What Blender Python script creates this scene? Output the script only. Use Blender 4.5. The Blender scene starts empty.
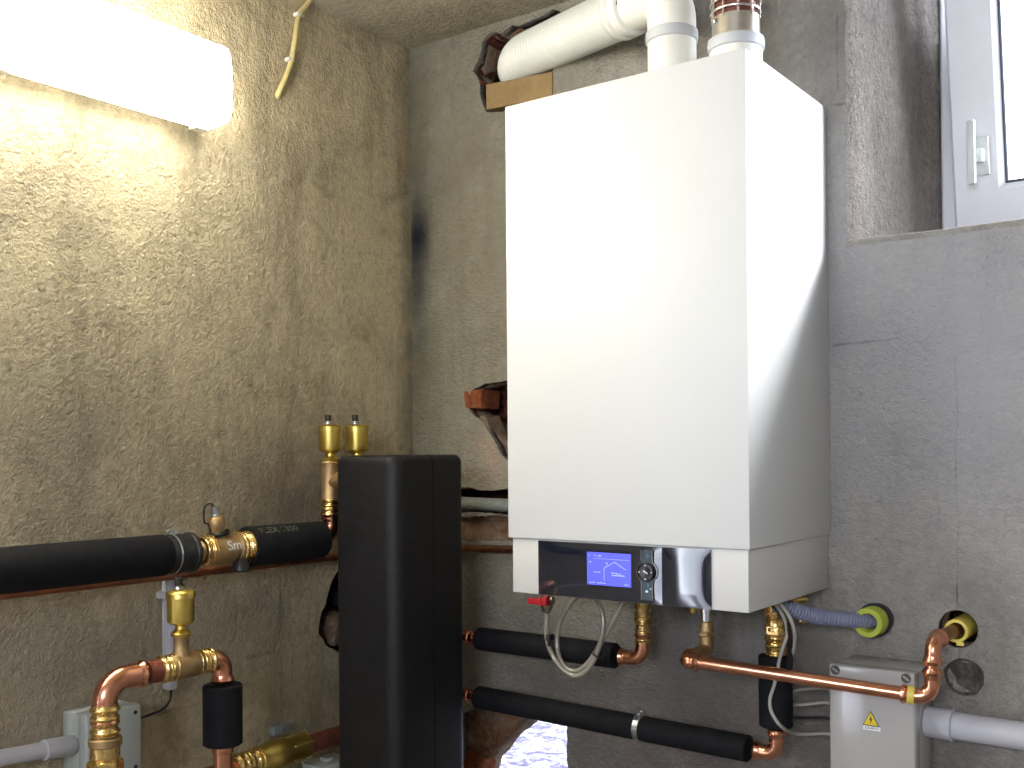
import bpy, bmesh, math, random
from mathutils import Vector, Matrix, noise
random.seed(7)
PI = math.pi
COL = bpy.context.scene.collection

# ------------------------------------------------------------------ camera solve (real metres, back wall y=0, left wall x=0)
CAM = Vector((1.6269, -1.8325, 1.3466)); YAW, PIT, ROL, F, CY = 0.6319, 0.0081, -0.0079, 1048.28, 442.9
_f = Vector((-math.sin(YAW)*math.cos(PIT), math.cos(YAW)*math.cos(PIT), math.sin(PIT)))
_r = Vector((math.cos(YAW), math.sin(YAW), 0)); _u = _r.cross(_f)
_r2 = math.cos(ROL)*_r + math.sin(ROL)*_u; _u2 = -math.sin(ROL)*_r + math.cos(ROL)*_u
def ray(px, py): return _f + _r2*((px-512)/F) - _u2*((py-CY)/F)
def B(px, py, d=0.0):                     # point at distance d in front of the back wall
    v = ray(px, py); return CAM + v*((-d-CAM.y)/v.y)
def L(px, py, d=0.0):                     # point at distance d in front of the left wall
    v = ray(px, py); return CAM + v*((d-CAM.x)/v.x)
def V(*a): return Vector(a)

# ------------------------------------------------------------------ materials
def newmat(name):
    m = bpy.data.materials.new(name); m.use_nodes = True
    nt = m.node_tree; nt.nodes.clear()
    out = nt.nodes.new('ShaderNodeOutputMaterial'); b = nt.nodes.new('ShaderNodeBsdfPrincipled')
    nt.links.new(b.outputs[0], out.inputs[0]); return m, nt, b, out
def node(nt, t, ins=None, **kw):
    n = nt.nodes.new(t)
    for k, v in kw.items(): setattr(n, k, v)
    for k, v in (ins or {}).items():
        if hasattr(v, 'is_output') or isinstance(v, bpy.types.NodeSocket): nt.links.new(v, n.inputs[k])
        else: n.inputs[k].default_value = v
    return n
def c4(c): return (c[0], c[1], c[2], 1)
def ramp(nt, fac, stops):
    n = nt.nodes.new('ShaderNodeValToRGB'); e = n.color_ramp.elements
    while len(e) < len(stops): e.new(.5)
    for i, (p, c) in enumerate(stops): e[i].position = p; e[i].color = c4(c)
    nt.links.new(fac, n.inputs[0]); return n.outputs[0]
def mixc(nt, fac, a, b, mode='MIX'):
    n = nt.nodes.new('ShaderNodeMix'); n.data_type = 'RGBA'; n.blend_type = mode
    for i, v in ((0, fac), (6, a), (7, b)):
        if isinstance(v, bpy.types.NodeSocket): nt.links.new(v, n.inputs[i])
        elif i == 0: n.inputs[0].default_value = v
        else: n.inputs[i].default_value = c4(v)
    return n.outputs[2]
def mth(nt, op, a, b=None, clamp=False):
    n = nt.nodes.new('ShaderNodeMath'); n.operation = op; n.use_clamp = clamp
    for i, v in enumerate((a, b)):
        if v is None: continue
        if isinstance(v, bpy.types.NodeSocket): nt.links.new(v, n.inputs[i])
        else: n.inputs[i].default_value = v
    return n.outputs[0]
def noi(nt, co, scale, detail=4, rough=.6, dist=0):
    n = node(nt, 'ShaderNodeTexNoise', {'Vector': co, 'Scale': scale, 'Detail': detail, 'Roughness': rough, 'Distortion': dist})
    return n.outputs[0]
def simple(name, col, rough=.5, metal=0, var=.12, scale=30, bump=0, bscale=200, spec=.5, coat=0, aniso=None):
    m, nt, b, out = newmat(name)
    co = nt.nodes.new('ShaderNodeTexCoord').outputs['Object']
    n = noi(nt, co, scale)
    lo = tuple(max(0, c*(1-var)) for c in col); hi = tuple(min(1, c*(1+var)) for c in col)
    nt.links.new(ramp(nt, n, [(.3, lo), (.7, hi)]), b.inputs['Base Color'])
    b.inputs['Roughness'].default_value = rough; b.inputs['Metallic'].default_value = metal
    b.inputs['Specular IOR Level'].default_value = spec; b.inputs['Coat Weight'].default_value = coat
    b.inputs['Coat Roughness'].default_value = .08
    if metal:
        nt.links.new(mth(nt, 'ADD', mth(nt, 'MULTIPLY', noi(nt, co, scale*1.7), .08), rough-.04), b.inputs['Roughness'])
    if bump:
        bp = node(nt, 'ShaderNodeBump', {'Height': noi(nt, co, bscale, 5), 'Strength': bump, 'Distance': .002})
        nt.links.new(bp.outputs[0], b.inputs['Normal'])
    return m
def emit(name, col, s):
    m, nt, b, out = newmat(name); b.inputs['Base Color'].default_value = c4(col)
    b.inputs['Emission Color'].default_value = c4(col); b.inputs['Emission Strength'].default_value = s
    b.inputs['Roughness'].default_value = .3
    return m
def plaster(name, pal, grain=1.0, stains_and_shading=(), lines=(), mottled=1.0):
    """rough cement render: cloudy colour, trowel blotches, grains, dirt marks and painted light or shade with a place of their own"""
    m, nt, b, out = newmat(name)
    tc = nt.nodes.new('ShaderNodeTexCoord').outputs['Object']
    sep = node(nt, 'ShaderNodeSeparateXYZ', {0: tc}).outputs
    big = noi(nt, tc, 2.1, 5, .62, .4); mid = noi(nt, tc, 8, 6, .7, .8); fine = noi(nt, tc, 62, 6, .8)
    c = ramp(nt, big, [(.30, pal[0]), (.45, pal[1]), (.56, pal[2]), (.72, pal[3])])
    dark = tuple(x*.55 for x in pal[0]); light = tuple(min(1, x*1.3) for x in pal[2])
    f1 = ramp(nt, mid, [(.50, (0,0,0)), (.74, (1,1,1))]); c = mixc(nt, mth(nt, 'MULTIPLY', f1, .38*mottled), c, dark)
    mid2 = noi(nt, tc, 5.1, 8, .75, .2)
    f2 = ramp(nt, mid2, [(.52, (0,0,0)), (.70, (1,1,1))]); c = mixc(nt, mth(nt, 'MULTIPLY', f2, .35*mottled), c, light)
    f3 = ramp(nt, fine, [(.34, (1,1,1)), (.50, (0,0,0))]); c = mixc(nt, mth(nt, 'MULTIPLY', f3, .42), c, dark)
    f5 = ramp(nt, fine, [(.54, (0,0,0)), (.68, (1,1,1))]); c = mixc(nt, mth(nt, 'MULTIPLY', f5, .45), c, light)
    pit = noi(nt, tc, 38, 3, .5)
    f4 = ramp(nt, pit, [(.27, (1,1,1)), (.33, (0,0,0))]); c = mixc(nt, mth(nt, 'MULTIPLY', f4, .5), c, dark)
    mp = node(nt, 'ShaderNodeMapping', {'Vector': tc, 'Scale': (9, 9, 1.6)})
    f6 = ramp(nt, noi(nt, mp.outputs[0], 1.0, 6, .7, .3), [(.50, (0,0,0)), (.66, (1,1,1))]); c = mixc(nt, mth(nt, 'MULTIPLY', f6, .30*mottled), c, dark)
    for (x, y, z, rx, ry, rz, colr, st) in stains_and_shading:          # soot and damp marks, plus light and shade painted into the colour
        s = []
        for i, (p, rr) in enumerate(((x, rx), (y, ry), (z, rz))):
            t = mth(nt, 'DIVIDE', mth(nt, 'SUBTRACT', sep[i], p), rr); s.append(mth(nt, 'MULTIPLY', t, t))
        d = mth(nt, 'ADD', mth(nt, 'ADD', s[0], s[1]), s[2])
        d = mth(nt, 'ADD', d, mth(nt, 'MULTIPLY', mth(nt, 'SUBTRACT', mid2, .5), 1.6))
        g = mth(nt, 'POWER', 2.718, mth(nt, 'MULTIPLY', d, -1.0))
        c = mixc(nt, mth(nt, 'MULTIPLY', g, st, True), c, colr)
    wob = mth(nt, 'MULTIPLY', mth(nt, 'SUBTRACT', noi(nt, tc, 7, 4), .5), .03)
    grooves = None
    for (ax, pos, w, ax2, lo, hi, st) in lines:             # joints and cracks
        d = mth(nt, 'ABSOLUTE', mth(nt, 'SUBTRACT', mth(nt, 'ADD', sep[ax], wob), pos))
        a = mth(nt, 'SUBTRACT', 1.0, mth(nt, 'DIVIDE', d, w), True)
        inr = mth(nt, 'MULTIPLY', mth(nt, 'GREATER_THAN', sep[ax2], lo), mth(nt, 'LESS_THAN', sep[ax2], hi))
        a = mth(nt, 'MULTIPLY', mth(nt, 'MULTIPLY', a, inr), mth(nt, 'ADD', .2, f1, True))
        c = mixc(nt, mth(nt, 'MULTIPLY', a, st), c, tuple(x*.3 for x in pal[0]))
        grooves = a if grooves is None else mth(nt, 'MAXIMUM', grooves, a)
    nt.links.new(c, b.inputs['Base Color']); b.inputs['Roughness'].default_value = .93
    b.inputs['Specular IOR Level'].default_value = .2
    h = mth(nt, 'ADD', mth(nt, 'MULTIPLY', noi(nt, tc, 95, 4, .65), 1.5), mth(nt, 'MULTIPLY', noi(nt, tc, 11, 4, .6), 1.0))
    h = mth(nt, 'ADD', h, mth(nt, 'MULTIPLY', noi(nt, tc, 260, 3, .6), .5))
    if grooves is not None: h = mth(nt, 'SUBTRACT', h, mth(nt, 'MULTIPLY', grooves, .4))
    bp = node(nt, 'ShaderNodeBump', {'Height': h, 'Strength': 1.0*grain, 'Distance': .011})
    nt.links.new(bp.outputs[0], b.inputs['Normal'])
    return m
PAL_L = [(.32,.265,.175), (.46,.385,.255), (.56,.47,.305), (.44,.365,.26)]
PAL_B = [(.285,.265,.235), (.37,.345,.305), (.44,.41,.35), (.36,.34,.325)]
soot = B(418, 235); soot2 = B(414, 270)
M = {}
M['plaster_left'] = plaster('left_wall_render', PAL_L, .8, mottled=1.6,
    stains_and_shading=[(0, L(300,505).y, L(300,505).z, .05, .16, .13, (.09,.075,.06), .55), (0, L(180,640).y, L(200,640).z, .05, .30, .10, (.13,.115,.10), .45),
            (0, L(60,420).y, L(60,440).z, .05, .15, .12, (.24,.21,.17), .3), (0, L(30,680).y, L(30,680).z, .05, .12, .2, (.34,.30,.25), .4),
            (0, L(410,300).y, 1.7, .05, .03, .8, (.10,.085,.055), .55)],  # shade of the wall corner, painted into the colour
    lines=[(1, L(281,640).y, .004, 2, .7, 1.12, .8), (2, L(190,708).z, .003, 1, L(150,708).y, L(240,700).y, .8), (2, L(265,655).z, .006, 1, L(245,655).y, L(275,655).y, 1)])
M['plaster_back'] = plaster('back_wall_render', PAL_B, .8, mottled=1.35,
    stains_and_shading=[(.15, 0, 1.7, .34, .05, .8, (.22,.19,.10), .60), (.75, 0, .75, .6, .05, .28, (.13,.105,.095), .75), (.0, 0, 1.8, .07, .05, .9, (.12,.105,.065), .7), (B(494,455).x, 0, B(494,455).z, .045, .05, .07, (.46,.33,.24), .7),  # olive lamp tint, boiler shade and corner shade are painted in; pink is plaster
            (.75, 0, .98, .35, .05, .12, (.12,.11,.10), .45), (.30, 0, 1.12, .12, .05, .12, (.36,.31,.22), .4),  # first patch paints more of the shade under the boiler
            (B(1000,200).x, 0, 1.55, .5, .05, .3, (.47,.465,.475), .6), (B(900,130).x, 0, 1.6, .6, .05, .5, (.42,.41,.42), .4), (soot2.x+.01, 0, soot2.z, .04, .05, .18, (.05,.05,.05), .75), (soot.x, 0, soot.z, .03, .05, .06, (.012,.014,.02), 1.0)],  # first two paint in pale window light; the last two are soot
    lines=[(0, B(957,500).x, .0022, 2, .95, 1.50, .8), (2, B(900,340).z, .003, 0, B(832,340).x, B(900,340).x, .7), (0, B(838,80).x, .003, 2, 1.98, 2.12, .9),
           (2, B(838,105).z, .003, 0, B(826,105).x, B(850,105).x, .9), (2, B(530,698).z, .005, 0, B(488,690).x, B(560,700).x, 1)])
M['plaster_reveal'] = plaster('window_reveal_render', [(.38,.34,.29), (.48,.43,.38), (.56,.51,.46), (.46,.42,.40)], 1.6)
M['plaster_ceiling'] = plaster('ceiling_render', [(.32,.285,.21), (.42,.375,.28), (.48,.43,.32), (.38,.34,.28)], .9)
M['floor'] = plaster('floor_screed', [(.13,.12,.11), (.17,.16,.15), (.2,.19,.17), (.15,.14,.13)], .4)
def brickmat(name, cols):
    m, nt, b, out = newmat(name); tc = nt.nodes.new('ShaderNodeTexCoord').outputs['Object']
    n = noi(nt, tc, 22, 8, .75, .6)
    nt.links.new(ramp(nt, n, [(.32, cols[0]), (.48, cols[1]), (.58, cols[2]), (.72, cols[3])]), b.inputs['Base Color'])
    b.inputs['Roughness'].default_value = .95; b.inputs['Specular IOR Level'].default_value = .15
    bp = node(nt, 'ShaderNodeBump', {'Height': noi(nt, tc, 45, 8, .75), 'Strength': 1.0, 'Distance': .03}); nt.links.new(bp.outputs[0], b.inputs['Normal'])
    return m
M['masonry'] = brickmat('broken_masonry', [(.10,.05,.03), (.38,.18,.10), (.46,.30,.19), (.50,.41,.31)])
M['rubble'] = brickmat('pale_rubble', [(.20,.09,.05), (.33,.22,.15), (.42,.34,.26), (.36,.32,.26)])
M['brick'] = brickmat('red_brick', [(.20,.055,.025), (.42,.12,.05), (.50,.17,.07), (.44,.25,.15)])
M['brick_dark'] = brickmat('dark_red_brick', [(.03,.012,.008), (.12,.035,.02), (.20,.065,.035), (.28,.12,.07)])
M['gravel'] = brickmat('pale_ground', [(.03,.02,.08), (.17,.16,.27), (.7,.7,.7), (.9,.9,.9)])
M['board'] = simple('tan_board', (.29,.19,.085), .9, var=.15, scale=40, bump=.2)
M['enamel'] = simple('white_enamel', (.64,.64,.63), .42, var=.01, scale=3, spec=.5, coat=0)
M['enamel2'] = simple('white_enamel_lower', (.60,.59,.575), .38, var=.01, scale=3, spec=.5, coat=0)
M['panel'] = simple('gloss_black_panel', (.010,.012,.022), .06, var=.2, spec=.6, coat=1)
M['panelm'] = simple('satin_black', (.01,.01,.013), .25, var=.2)
M['chrome'] = simple('chrome', (.8,.82,.85), .2, 1, var=.03)
M['duct'] = simple('white_duct', (.80,.79,.72), .35, var=.03, scale=12)
M['duct_grey'] = simple('duct_seal_grey', (.52,.53,.55), .5, var=.05)
M['steel'] = simple('brushed_steel', (.62,.58,.52), .32, 1, var=.08, scale=60)
M['zinc'] = simple('zinc_clamp', (.62,.66,.66), .3, 1, var=.1, scale=60)
M['foam'] = simple('black_foam', (.009,.009,.011), .75, var=.25, scale=40, bump=.15, bscale=400, spec=.18)
M['epp'] = simple('black_moulded_foam', (.010,.0095,.0105), .5, var=.25, scale=60, bump=.35, bscale=260, spec=.28)
M['rubber'] = simple('black_rubber', (.012,.012,.013), .42, var=.2, spec=.5)
M['copper'] = simple('copper', (.80,.36,.22), .24, 1, var=.14, scale=35)
M['copper_dull'] = simple('dull_copper', (.36,.16,.09), .42, 1, var=.25, scale=40)
M['copper_dark'] = simple('oxidised_copper', (.30,.10,.07), .5, .8, var=.25, scale=50)
M['brass'] = simple('brass', (.83,.58,.22), .27, 1, var=.12, scale=45)
M['bronze'] = simple('cast_bronze', (.46,.31,.15), .48, .9, var=.15, scale=60, bump=.3, bscale=500)
M['vent'] = simple('vent_brass', (.74,.55,.14), .34, 1, var=.08, scale=40)
M['cap'] = simple('dark_cap', (.03,.022,.018), .5, var=.2)
M['pvc'] = simple('grey_plastic_pipe', (.47,.46,.50), .4, var=.04, scale=20)
M['jbox'] = simple('grey_plastic_box', (.40,.38,.365), .17, var=.02, scale=10, spec=.6, coat=.35)
M['jboxl'] = simple('grey_plastic_box_left', (.40,.42,.39), .4, var=.04, scale=15)
M['cable_white'] = simple('white_cable', (.38,.35,.31), .5, var=.06)
M['cable_black'] = simple('black_cable', (.012,.012,.013), .45, var=.1)
M['cable_yellow'] = simple('yellowed_cable', (.55,.45,.20), .6, var=.2, scale=60)
M['hosegrey'] = simple('grey_blue_hose', (.20,.21,.30), .55, var=.08)
M['lime'] = simple('lime_seal', (.38,.44,.04), .5, var=.08)
M['yellow'] = simple('yellow_sleeve', (.72,.58,.10), .45, var=.12)
M['red'] = simple('red_handle', (.42,.012,.02), .4, var=.15)
M['clear'] = simple('clear_hose', (.27,.24,.20), .22, var=.15, scale=25, spec=.8, coat=.4)
M['upvc'] = simple('white_window_plastic', (.76,.76,.80), .35, var=.015)
M['gasket'] = simple('window_gasket', (.03,.035,.06), .5)
M['lampbase'] = simple('lamp_grey_body', (.62,.61,.57), .5, var=.03)
M['marker'] = simple('white_marker', (.75,.75,.72), .6, var=.03)
M['print'] = simple('faded_print', (.09,.10,.055), .7, var=.2)
M['sticker'] = simple('white_sticker', (.75,.75,.74), .5, var=.02)
M['warn'] = simple('warning_yellow', (.78,.55,.02), .5, var=.03)
M['ink'] = simple('black_ink', (.02,.02,.02), .6)
M['mortar'] = brickmat('mortar', [(.07,.06,.06), (.16,.14,.13), (.25,.22,.20), (.33,.20,.15)])
M['screen'] = emit('blue_screen', (.075,.085,.62), .95)
M['screen_px'] = emit('screen_light_marks', (.25,.30,1.0), 1.0)
LAMP_E = 32.0
M['lamp'] = emit('lit_diffuser', (1, .965, .84), LAMP_E)
mg, nt, b, out = newmat('window_glass'); nt.nodes.remove(b)
tr = nt.nodes.new('ShaderNodeBsdfTransparent'); gl = node(nt, 'ShaderNodeBsdfGlossy', {'Roughness': .02})
mx = node(nt, 'ShaderNodeMixShader', {0: .06, 1: tr.outputs[0], 2: gl.outputs[0]}); nt.links.new(mx.outputs[0], out.inputs[0]); M['glass'] = mg

# ------------------------------------------------------------------ object helpers
def world_loc(o):
    v = Vector(o.location)
    while o.parent: o = o.parent; v += Vector(o.location)
    return v
def tag(o, label, cat, group=None):
    o['label'] = label; o['category'] = cat
    if group: o['group'] = group
    return o
def thing(name, loc, label, cat, group=None):
    o = bpy.data.objects.new(name, None); COL.objects.link(o); o.location = loc; o.empty_display_size = .05
    return tag(o, label, cat, group)
class MB:
    def __init__(s): s.bm = bmesh.new()
    def box(s, a, b_, bev=0, seg=2, rot=None, pivot=None):
        t = bmesh.new(); bmesh.ops.create_cube(t, size=1)
        a = Vector(a); b_ = Vector(b_); c = (a+b_)/2; d = b_-a
        for v in t.verts: v.co = Vector((v.co.x*d.x, v.co.y*d.y, v.co.z*d.z))
        if bev: bmesh.ops.bevel(t, geom=t.edges[:], offset=bev, segments=seg, profile=.5, affect='EDGES')
        for v in t.verts:
            v.co += c
            if rot is not None: p = Vector(pivot) if pivot is not None else c; v.co = rot @ (v.co-p) + p
        s.merge(t); return s
    def merge(s, t):
        me = bpy.data.meshes.new('t'); t.to_mesh(me); s.bm.from_mesh(me); bpy.data.meshes.remove(me); t.free()
    def rings(s, rings, cap0=True, cap1=True, closed=False):
        R = [[s.bm.verts.new(p) for p in r] for r in rings]; n = len(R[0])
        pairs = list(zip(R[:-1], R[1:])) + ([(R[-1], R[0])] if closed else [])
        for A, Bq in pairs:
            for i in range(n):
                try: s.bm.faces.new((A[i], A[(i+1) % n], Bq[(i+1) % n], Bq[i]))
                except ValueError: pass
        if cap0 and not closed: s.bm.faces.new(R[0][::-1])
        if cap1 and not closed: s.bm.faces.new(R[-1])
        return s
    def lathe(s, p, ax, prof, seg=28, caps=True, hexes=()):
        p = Vector(p); ax = Vector(ax).normalized(); u = ax.orthogonal().normalized()
        if abs(ax.z) > .9: u = Vector((1,0,0)); u = (u-ax*u.dot(ax)).normalized()
        w = ax.cross(u)
        s.rings([[p+ax*t+(u*math.cos(2*PI*i/seg)+w*math.sin(2*PI*i/seg))*max(r, 1e-5) for i in range(seg)] for t, r in prof], caps, caps); return s
    def hex(s, p, ax, h, r, bev=.0015):
        p = Vector(p); ax = Vector(ax).normalized(); u = ax.orthogonal().normalized(); w = ax.cross(u)
        def rg(t, q): return [p+ax*t+(u*math.cos(PI/3*i+.3)+w*math.sin(PI/3*i+.3))*q for i in range(6)]
        s.rings([rg(0, r-bev), rg(bev, r), rg(h-bev, r), rg(h, r-bev)]); return s
    def tube(s, pts, r, seg=16, caps=True, closed=False):
        pts = [Vector(p) for p in pts]; n = len(pts); rr = r if callable(r) else (lambda t: r)
        tang = []
        for i in range(n):
            if closed: a, b_ = pts[i-1], pts[(i+1) % n]
            else: a, b_ = pts[max(i-1, 0)], pts[min(i+1, n-1)]
            tang.append((b_-a).normalized())
        u = tang[0].orthogonal().normalized(); rings = []; L_ = 0
        for i in range(n):
            if i: L_ += (pts[i]-pts[i-1]).length
            u = (u - tang[i]*u.dot(tang[i])).normalized(); w = tang[i].cross(u); q = rr(L_)
            rings.append([pts[i]+(u*math.cos(2*PI*k/seg)+w*math.sin(2*PI*k/seg))*q for k in range(seg)])
        s.rings(rings, caps, caps, closed); return s
    def prism(s, poly, d0, d1, plane='y', bev=0):       # poly in (x,z) for 'y', (y,z) for 'x'
        f = (lambda a, b_, d: (a, d, b_)) if plane == 'y' else (lambda a, b_, d: (d, a, b_))
        A = [s.bm.verts.new(f(a, b_, d0)) for a, b_ in poly]; Bq = [s.bm.verts.new(f(a, b_, d1)) for a, b_ in poly]; n = len(poly)
        for i in range(n): s.bm.faces.new((A[i], A[(i+1) % n], Bq[(i+1) % n], Bq[i]))
        s.bm.faces.new(A[::-1]); s.bm.faces.new(Bq); return s
    def rough(s, amp, sc=30, cuts=0):
        if cuts: bmesh.ops.subdivide_edges(s.bm, edges=s.bm.edges[:], cuts=cuts, use_grid_fill=True)
        for v in s.bm.verts: v.co += noise.noise_vector(v.co*sc)*amp
        return s
    def build(s, name, mat, parent=None, ang=38, origin=None):
        bm = s.bm; bmesh.ops.recalc_face_normals(bm, faces=bm.faces[:])
        if parent is not None: O = world_loc(parent)
        elif origin is not None: O = Vector(origin)
        else:
            xs = [v.co for v in bm.verts]; O = Vector(((min(v.x for v in xs)+max(v.x for v in xs))/2, (min(v.y for v in xs)+max(v.y for v in xs))/2, min(v.z for v in xs)))
        for v in bm.verts: v.co -= O
        for f in bm.faces: f.smooth = True
        for e in bm.edges:
            if len(e.link_faces) == 2 and e.calc_face_angle(0) > math.radians(ang): e.smooth = False
        me = bpy.data.meshes.new(name); bm.to_mesh(me); bm.free(); me.materials.append(mat if not isinstance(mat, str) else M[mat])
        o = bpy.data.objects.new(name, me); COL.objects.link(o)
        if parent is not None: o.parent = parent
        else: o.location = O
        return o
def struct(o): o['kind'] = 'structure'; return o
def path(pts, R=.03, n=8):
    """polyline with rounded corners"""
    pts = [Vector(p) for p in pts]; out = [pts[0]]
    for i in range(1, len(pts)-1):
        a = (pts[i-1]-pts[i]); b_ = (pts[i+1]-pts[i]); la, lb = a.length, b_.length; a.normalize(); b_.normalize()
        ang = a.angle(b_); half = ang/2
        t = min(R/math.tan(half) if half < 1.56 else 0, la*.49, lb*.49)
        if t < 1e-4: out.append(pts[i]); continue
        p0, p1 = pts[i]+a*t, pts[i]+b_*t; r = t*math.tan(half); c = pts[i]+(a+b_).normalized()*(r/math.sin(half))
        v0, v1 = p0-c, p1-c; tot = v0.angle(v1); axis = v0.cross(v1).normalized()
        for k in range(n+1): out.append(c + Matrix.Rotation(tot*k/n, 3, axis) @ v0)
    out.append(pts[-1]); return out
def smooth_path(pts, sub=8):
    pts = [Vector(p) for p in pts]; q = [pts[0]*2-pts[1]]+pts+[pts[-1]*2-pts[-2]]; out = []
    for i in range(1, len(q)-2):
        p0, p1, p2, p3 = q[i-1:i+3]
        for k in range(sub):
            t = k/sub; out.append(.5*((2*p1)+(p2-p0)*t+(2*p0-5*p1+4*p2-p3)*t*t+(3*p1-p0-3*p2+p3)*t**3))
    out.append(pts[-1]); return out
def densify(pts, step):
    out = [pts[0]]
    for a, b_ in zip(pts[:-1], pts[1:]):
        n = max(1, int((b_-a).length/step))
        for k in range(1, n+1): out.append(a.lerp(b_, k/n))
    return out
def elbow(mb, a, c, b_, R, r, sock=.02, over=.0022):
    """copper press elbow: bend with a socket and bead at both ends"""
    a, c, b_ = Vector(a), Vector(c), Vector(b_); da = (a-c).normalized(); db = (b_-c).normalized()
    half = da.angle(db)/2; t = R/math.tan(half)
    pts = densify(path([c+da*(t+sock), c, c+db*(t+sock)], R, 12), .0025)
    T = sum((y-x).length for x, y in zip(pts[:-1], pts[1:]))
    def rad(s):
        e = min(s, T-s)
        bead = over*1.1*math.exp(-((e-.005)/.0028)**2)
        return r+over*(1 if e < sock else .55)+bead
    mb.tube(pts, rad, 20); return mb
def fitting(mb, p0, p1, r):
    """ridged press fitting between two points"""
    p0, p1 = Vector(p0), Vector(p1); T = (p1-p0).length; n = 40; prof = []
    for i in range(n+1):
        t = T*i/n; e = min(t, T-t); q = r*(1+.16*math.exp(-((e-.16*T)/(.06*T))**2)+.10*math.exp(-((e-.42*T)/(.05*T))**2)) - (r*.05 if .22*T < e < .36*T else 0)
        prof.append((t, q))
    mb.lathe(p0, p1-p0, [(0, r*.92)]+prof+[(T, r*.92)], 24); return mb
def text_mesh(s, size, extr=.0003):
    cu = bpy.data.curves.new('lettering', 'FONT'); cu.body = s; cu.size = size; cu.extrude = extr; cu.align_x = 'CENTER'; cu.align_y = 'CENTER'
    o = bpy.data.objects.new('lettering', cu); COL.objects.link(o); bpy.context.view_layer.update()
    me = bpy.data.meshes.new_from_object(o.evaluated_get(bpy.context.evaluated_depsgraph_get())); bpy.data.objects.remove(o); bpy.data.curves.remove(cu)
    return me
def text_obj(name, s, size, origin, right, up, mat, parent, extr=.0003, warp=None):
    me = text_mesh(s, size, extr); mb = MB(); mb.bm.from_mesh(me); right = Vector(right).normalized(); up = Vector(up).normalized(); nrm = right.cross(up)
    for v in mb.bm.verts:
        x, y, z = v.co
        v.co = Vector(origin)+right*x+up*y+nrm*z if warp is None else warp(x, y, z)
    return mb.build(name, mat, parent)

BX0_ = .5348
# ------------------------------------------------------------------ walls
def rag(poly, amp=.004, step=.012):
    out = []; n = len(poly)
    for i in range(n):
        a = Vector(poly[i]); b_ = Vector(poly[(i+1) % n]); k = max(1, int((b_-a).length/step))
        for j in range(k):
            p = a.lerp(b_, j/k); w = noise.noise_vector(Vector((p.x*45, p.y*45, 3)))*amp + noise.noise_vector(Vector((p.x*140, p.y*140, 9)))*amp*.4
            out.append((p.x+w.x, p.y+w.y))
    return out
def circ(c, r, n=36): return [(c[0]+r*math.cos(2*PI*i/n), c[1]+r*math.sin(2*PI*i/n)) for i in range(n)]
def layer(name, outer, holes, plane, d0, d1, mat, mat2=None, parent=None):
    cu = bpy.data.curves.new('c', 'CURVE'); cu.dimensions = '2D'; cu.fill_mode = 'BOTH'; cu.extrude = abs(d1-d0)/2
    for poly in [outer]+holes:
        sp = cu.splines.new('POLY'); sp.points.add(len(poly)-1)
        for p, q in zip(sp.points, poly): p.co = (q[0], q[1], 0, 1)
        sp.use_cyclic_u = True
    o = bpy.data.objects.new('c', cu); COL.objects.link(o); bpy.context.view_layer.update()
    me = bpy.data.meshes.new_from_object(o.evaluated_get(bpy.context.evaluated_depsgraph_get())); bpy.data.objects.remove(o); bpy.data.curves.remove(cu)
    dm = (d0+d1)/2; bm = bmesh.new(); bm.from_mesh(me); bmesh.ops.remove_doubles(bm, verts=bm.verts[:], dist=1e-5)
    for v in bm.verts: x, y, z = v.co; v.co = (x, dm+z, y) if plane == 'y' else (dm+z, x, y)
    bmesh.ops.recalc_face_normals(bm, faces=bm.faces[:])
    k = 1 if plane == 'y' else 0
    if mat2:
        for f in bm.faces: f.material_index = 0 if abs(f.normal[k]) > .5 else 1
    m2 = bpy.data.meshes.new(name); bm.to_mesh(m2); bm.free(); m2.materials.append(M[mat])
    if mat2: m2.materials.append(M[mat2])
    ob = bpy.data.objects.new(name, m2); COL.objects.link(ob)
    if parent: ob.parent = parent
    return ob
def PB(lst): return [(B(x, y).x, B(x, y).z) for x, y in lst]
def PL(lst): return [(L(x, y).y, L(x, y).z) for x, y in lst]
ZC = 2.286; XR = 2.85; YR = -3.45; TH = .35
WX0, WX1, WZ0, WZ1 = B(847,246).x, 2.00, B(847,247).z, 2.45
win = [(WX0, WZ0), (WX1, WZ0), (WX1, WZ1), (WX0, WZ1)]
flue_hole = PB([(473,71),(477,60),(482,50),(484,36),(495,33),(508,29),(530,20),(553,10),(566,16),(564,50),(553,70),(550,98),(520,110),(487,112),(481,100),(480,86)])
mid_hole = PB([(470,391),(484,385),(510,381),(522,400),(522,466),(508,462),(500,452),(491,436),(484,424),(481,421),(471,414),(468,402)])
chase = PB([(430,486),(470,488),(490,491),(520,486),(522,517),(490,513),(430,511)])
patch = PB([(430,515),(470,517),(500,514),(525,522),(524,540),(470,541),(430,538)])
sunhole = PB([(462,715),(476,706),(500,700),(530,706),(555,706),(567,708),(567,1000),(462,1000)])
sunhole2 = PB([(460,1000),(474,768),(494,746),(510,731),(518,712),(524,704),(566,706),(566,1000)])
sunhole3 = [(-.25, .15), (-.25, B(520,712).z), (B(566,700).x, B(566,700).z), (B(569,800).x, .15)]
gh = B(958, 629); gas_hole = circ((gh.x, gh.z), .031); dh = B(878, 618.5); drain_hole = circ((dh.x, dh.z), .027)
winf = [(WX0, WZ0), (WX1, WZ0), (WX1, 2.275), (WX0, 2.275)]
outer = [(-.35, -.1), (XR+.3, -.1), (XR+.3, ZC+.25), (-.35, ZC+.25)]
outerf = [(0, 0), (XR, 0), (XR, ZC+.05), (0, ZC+.05)]
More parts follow.
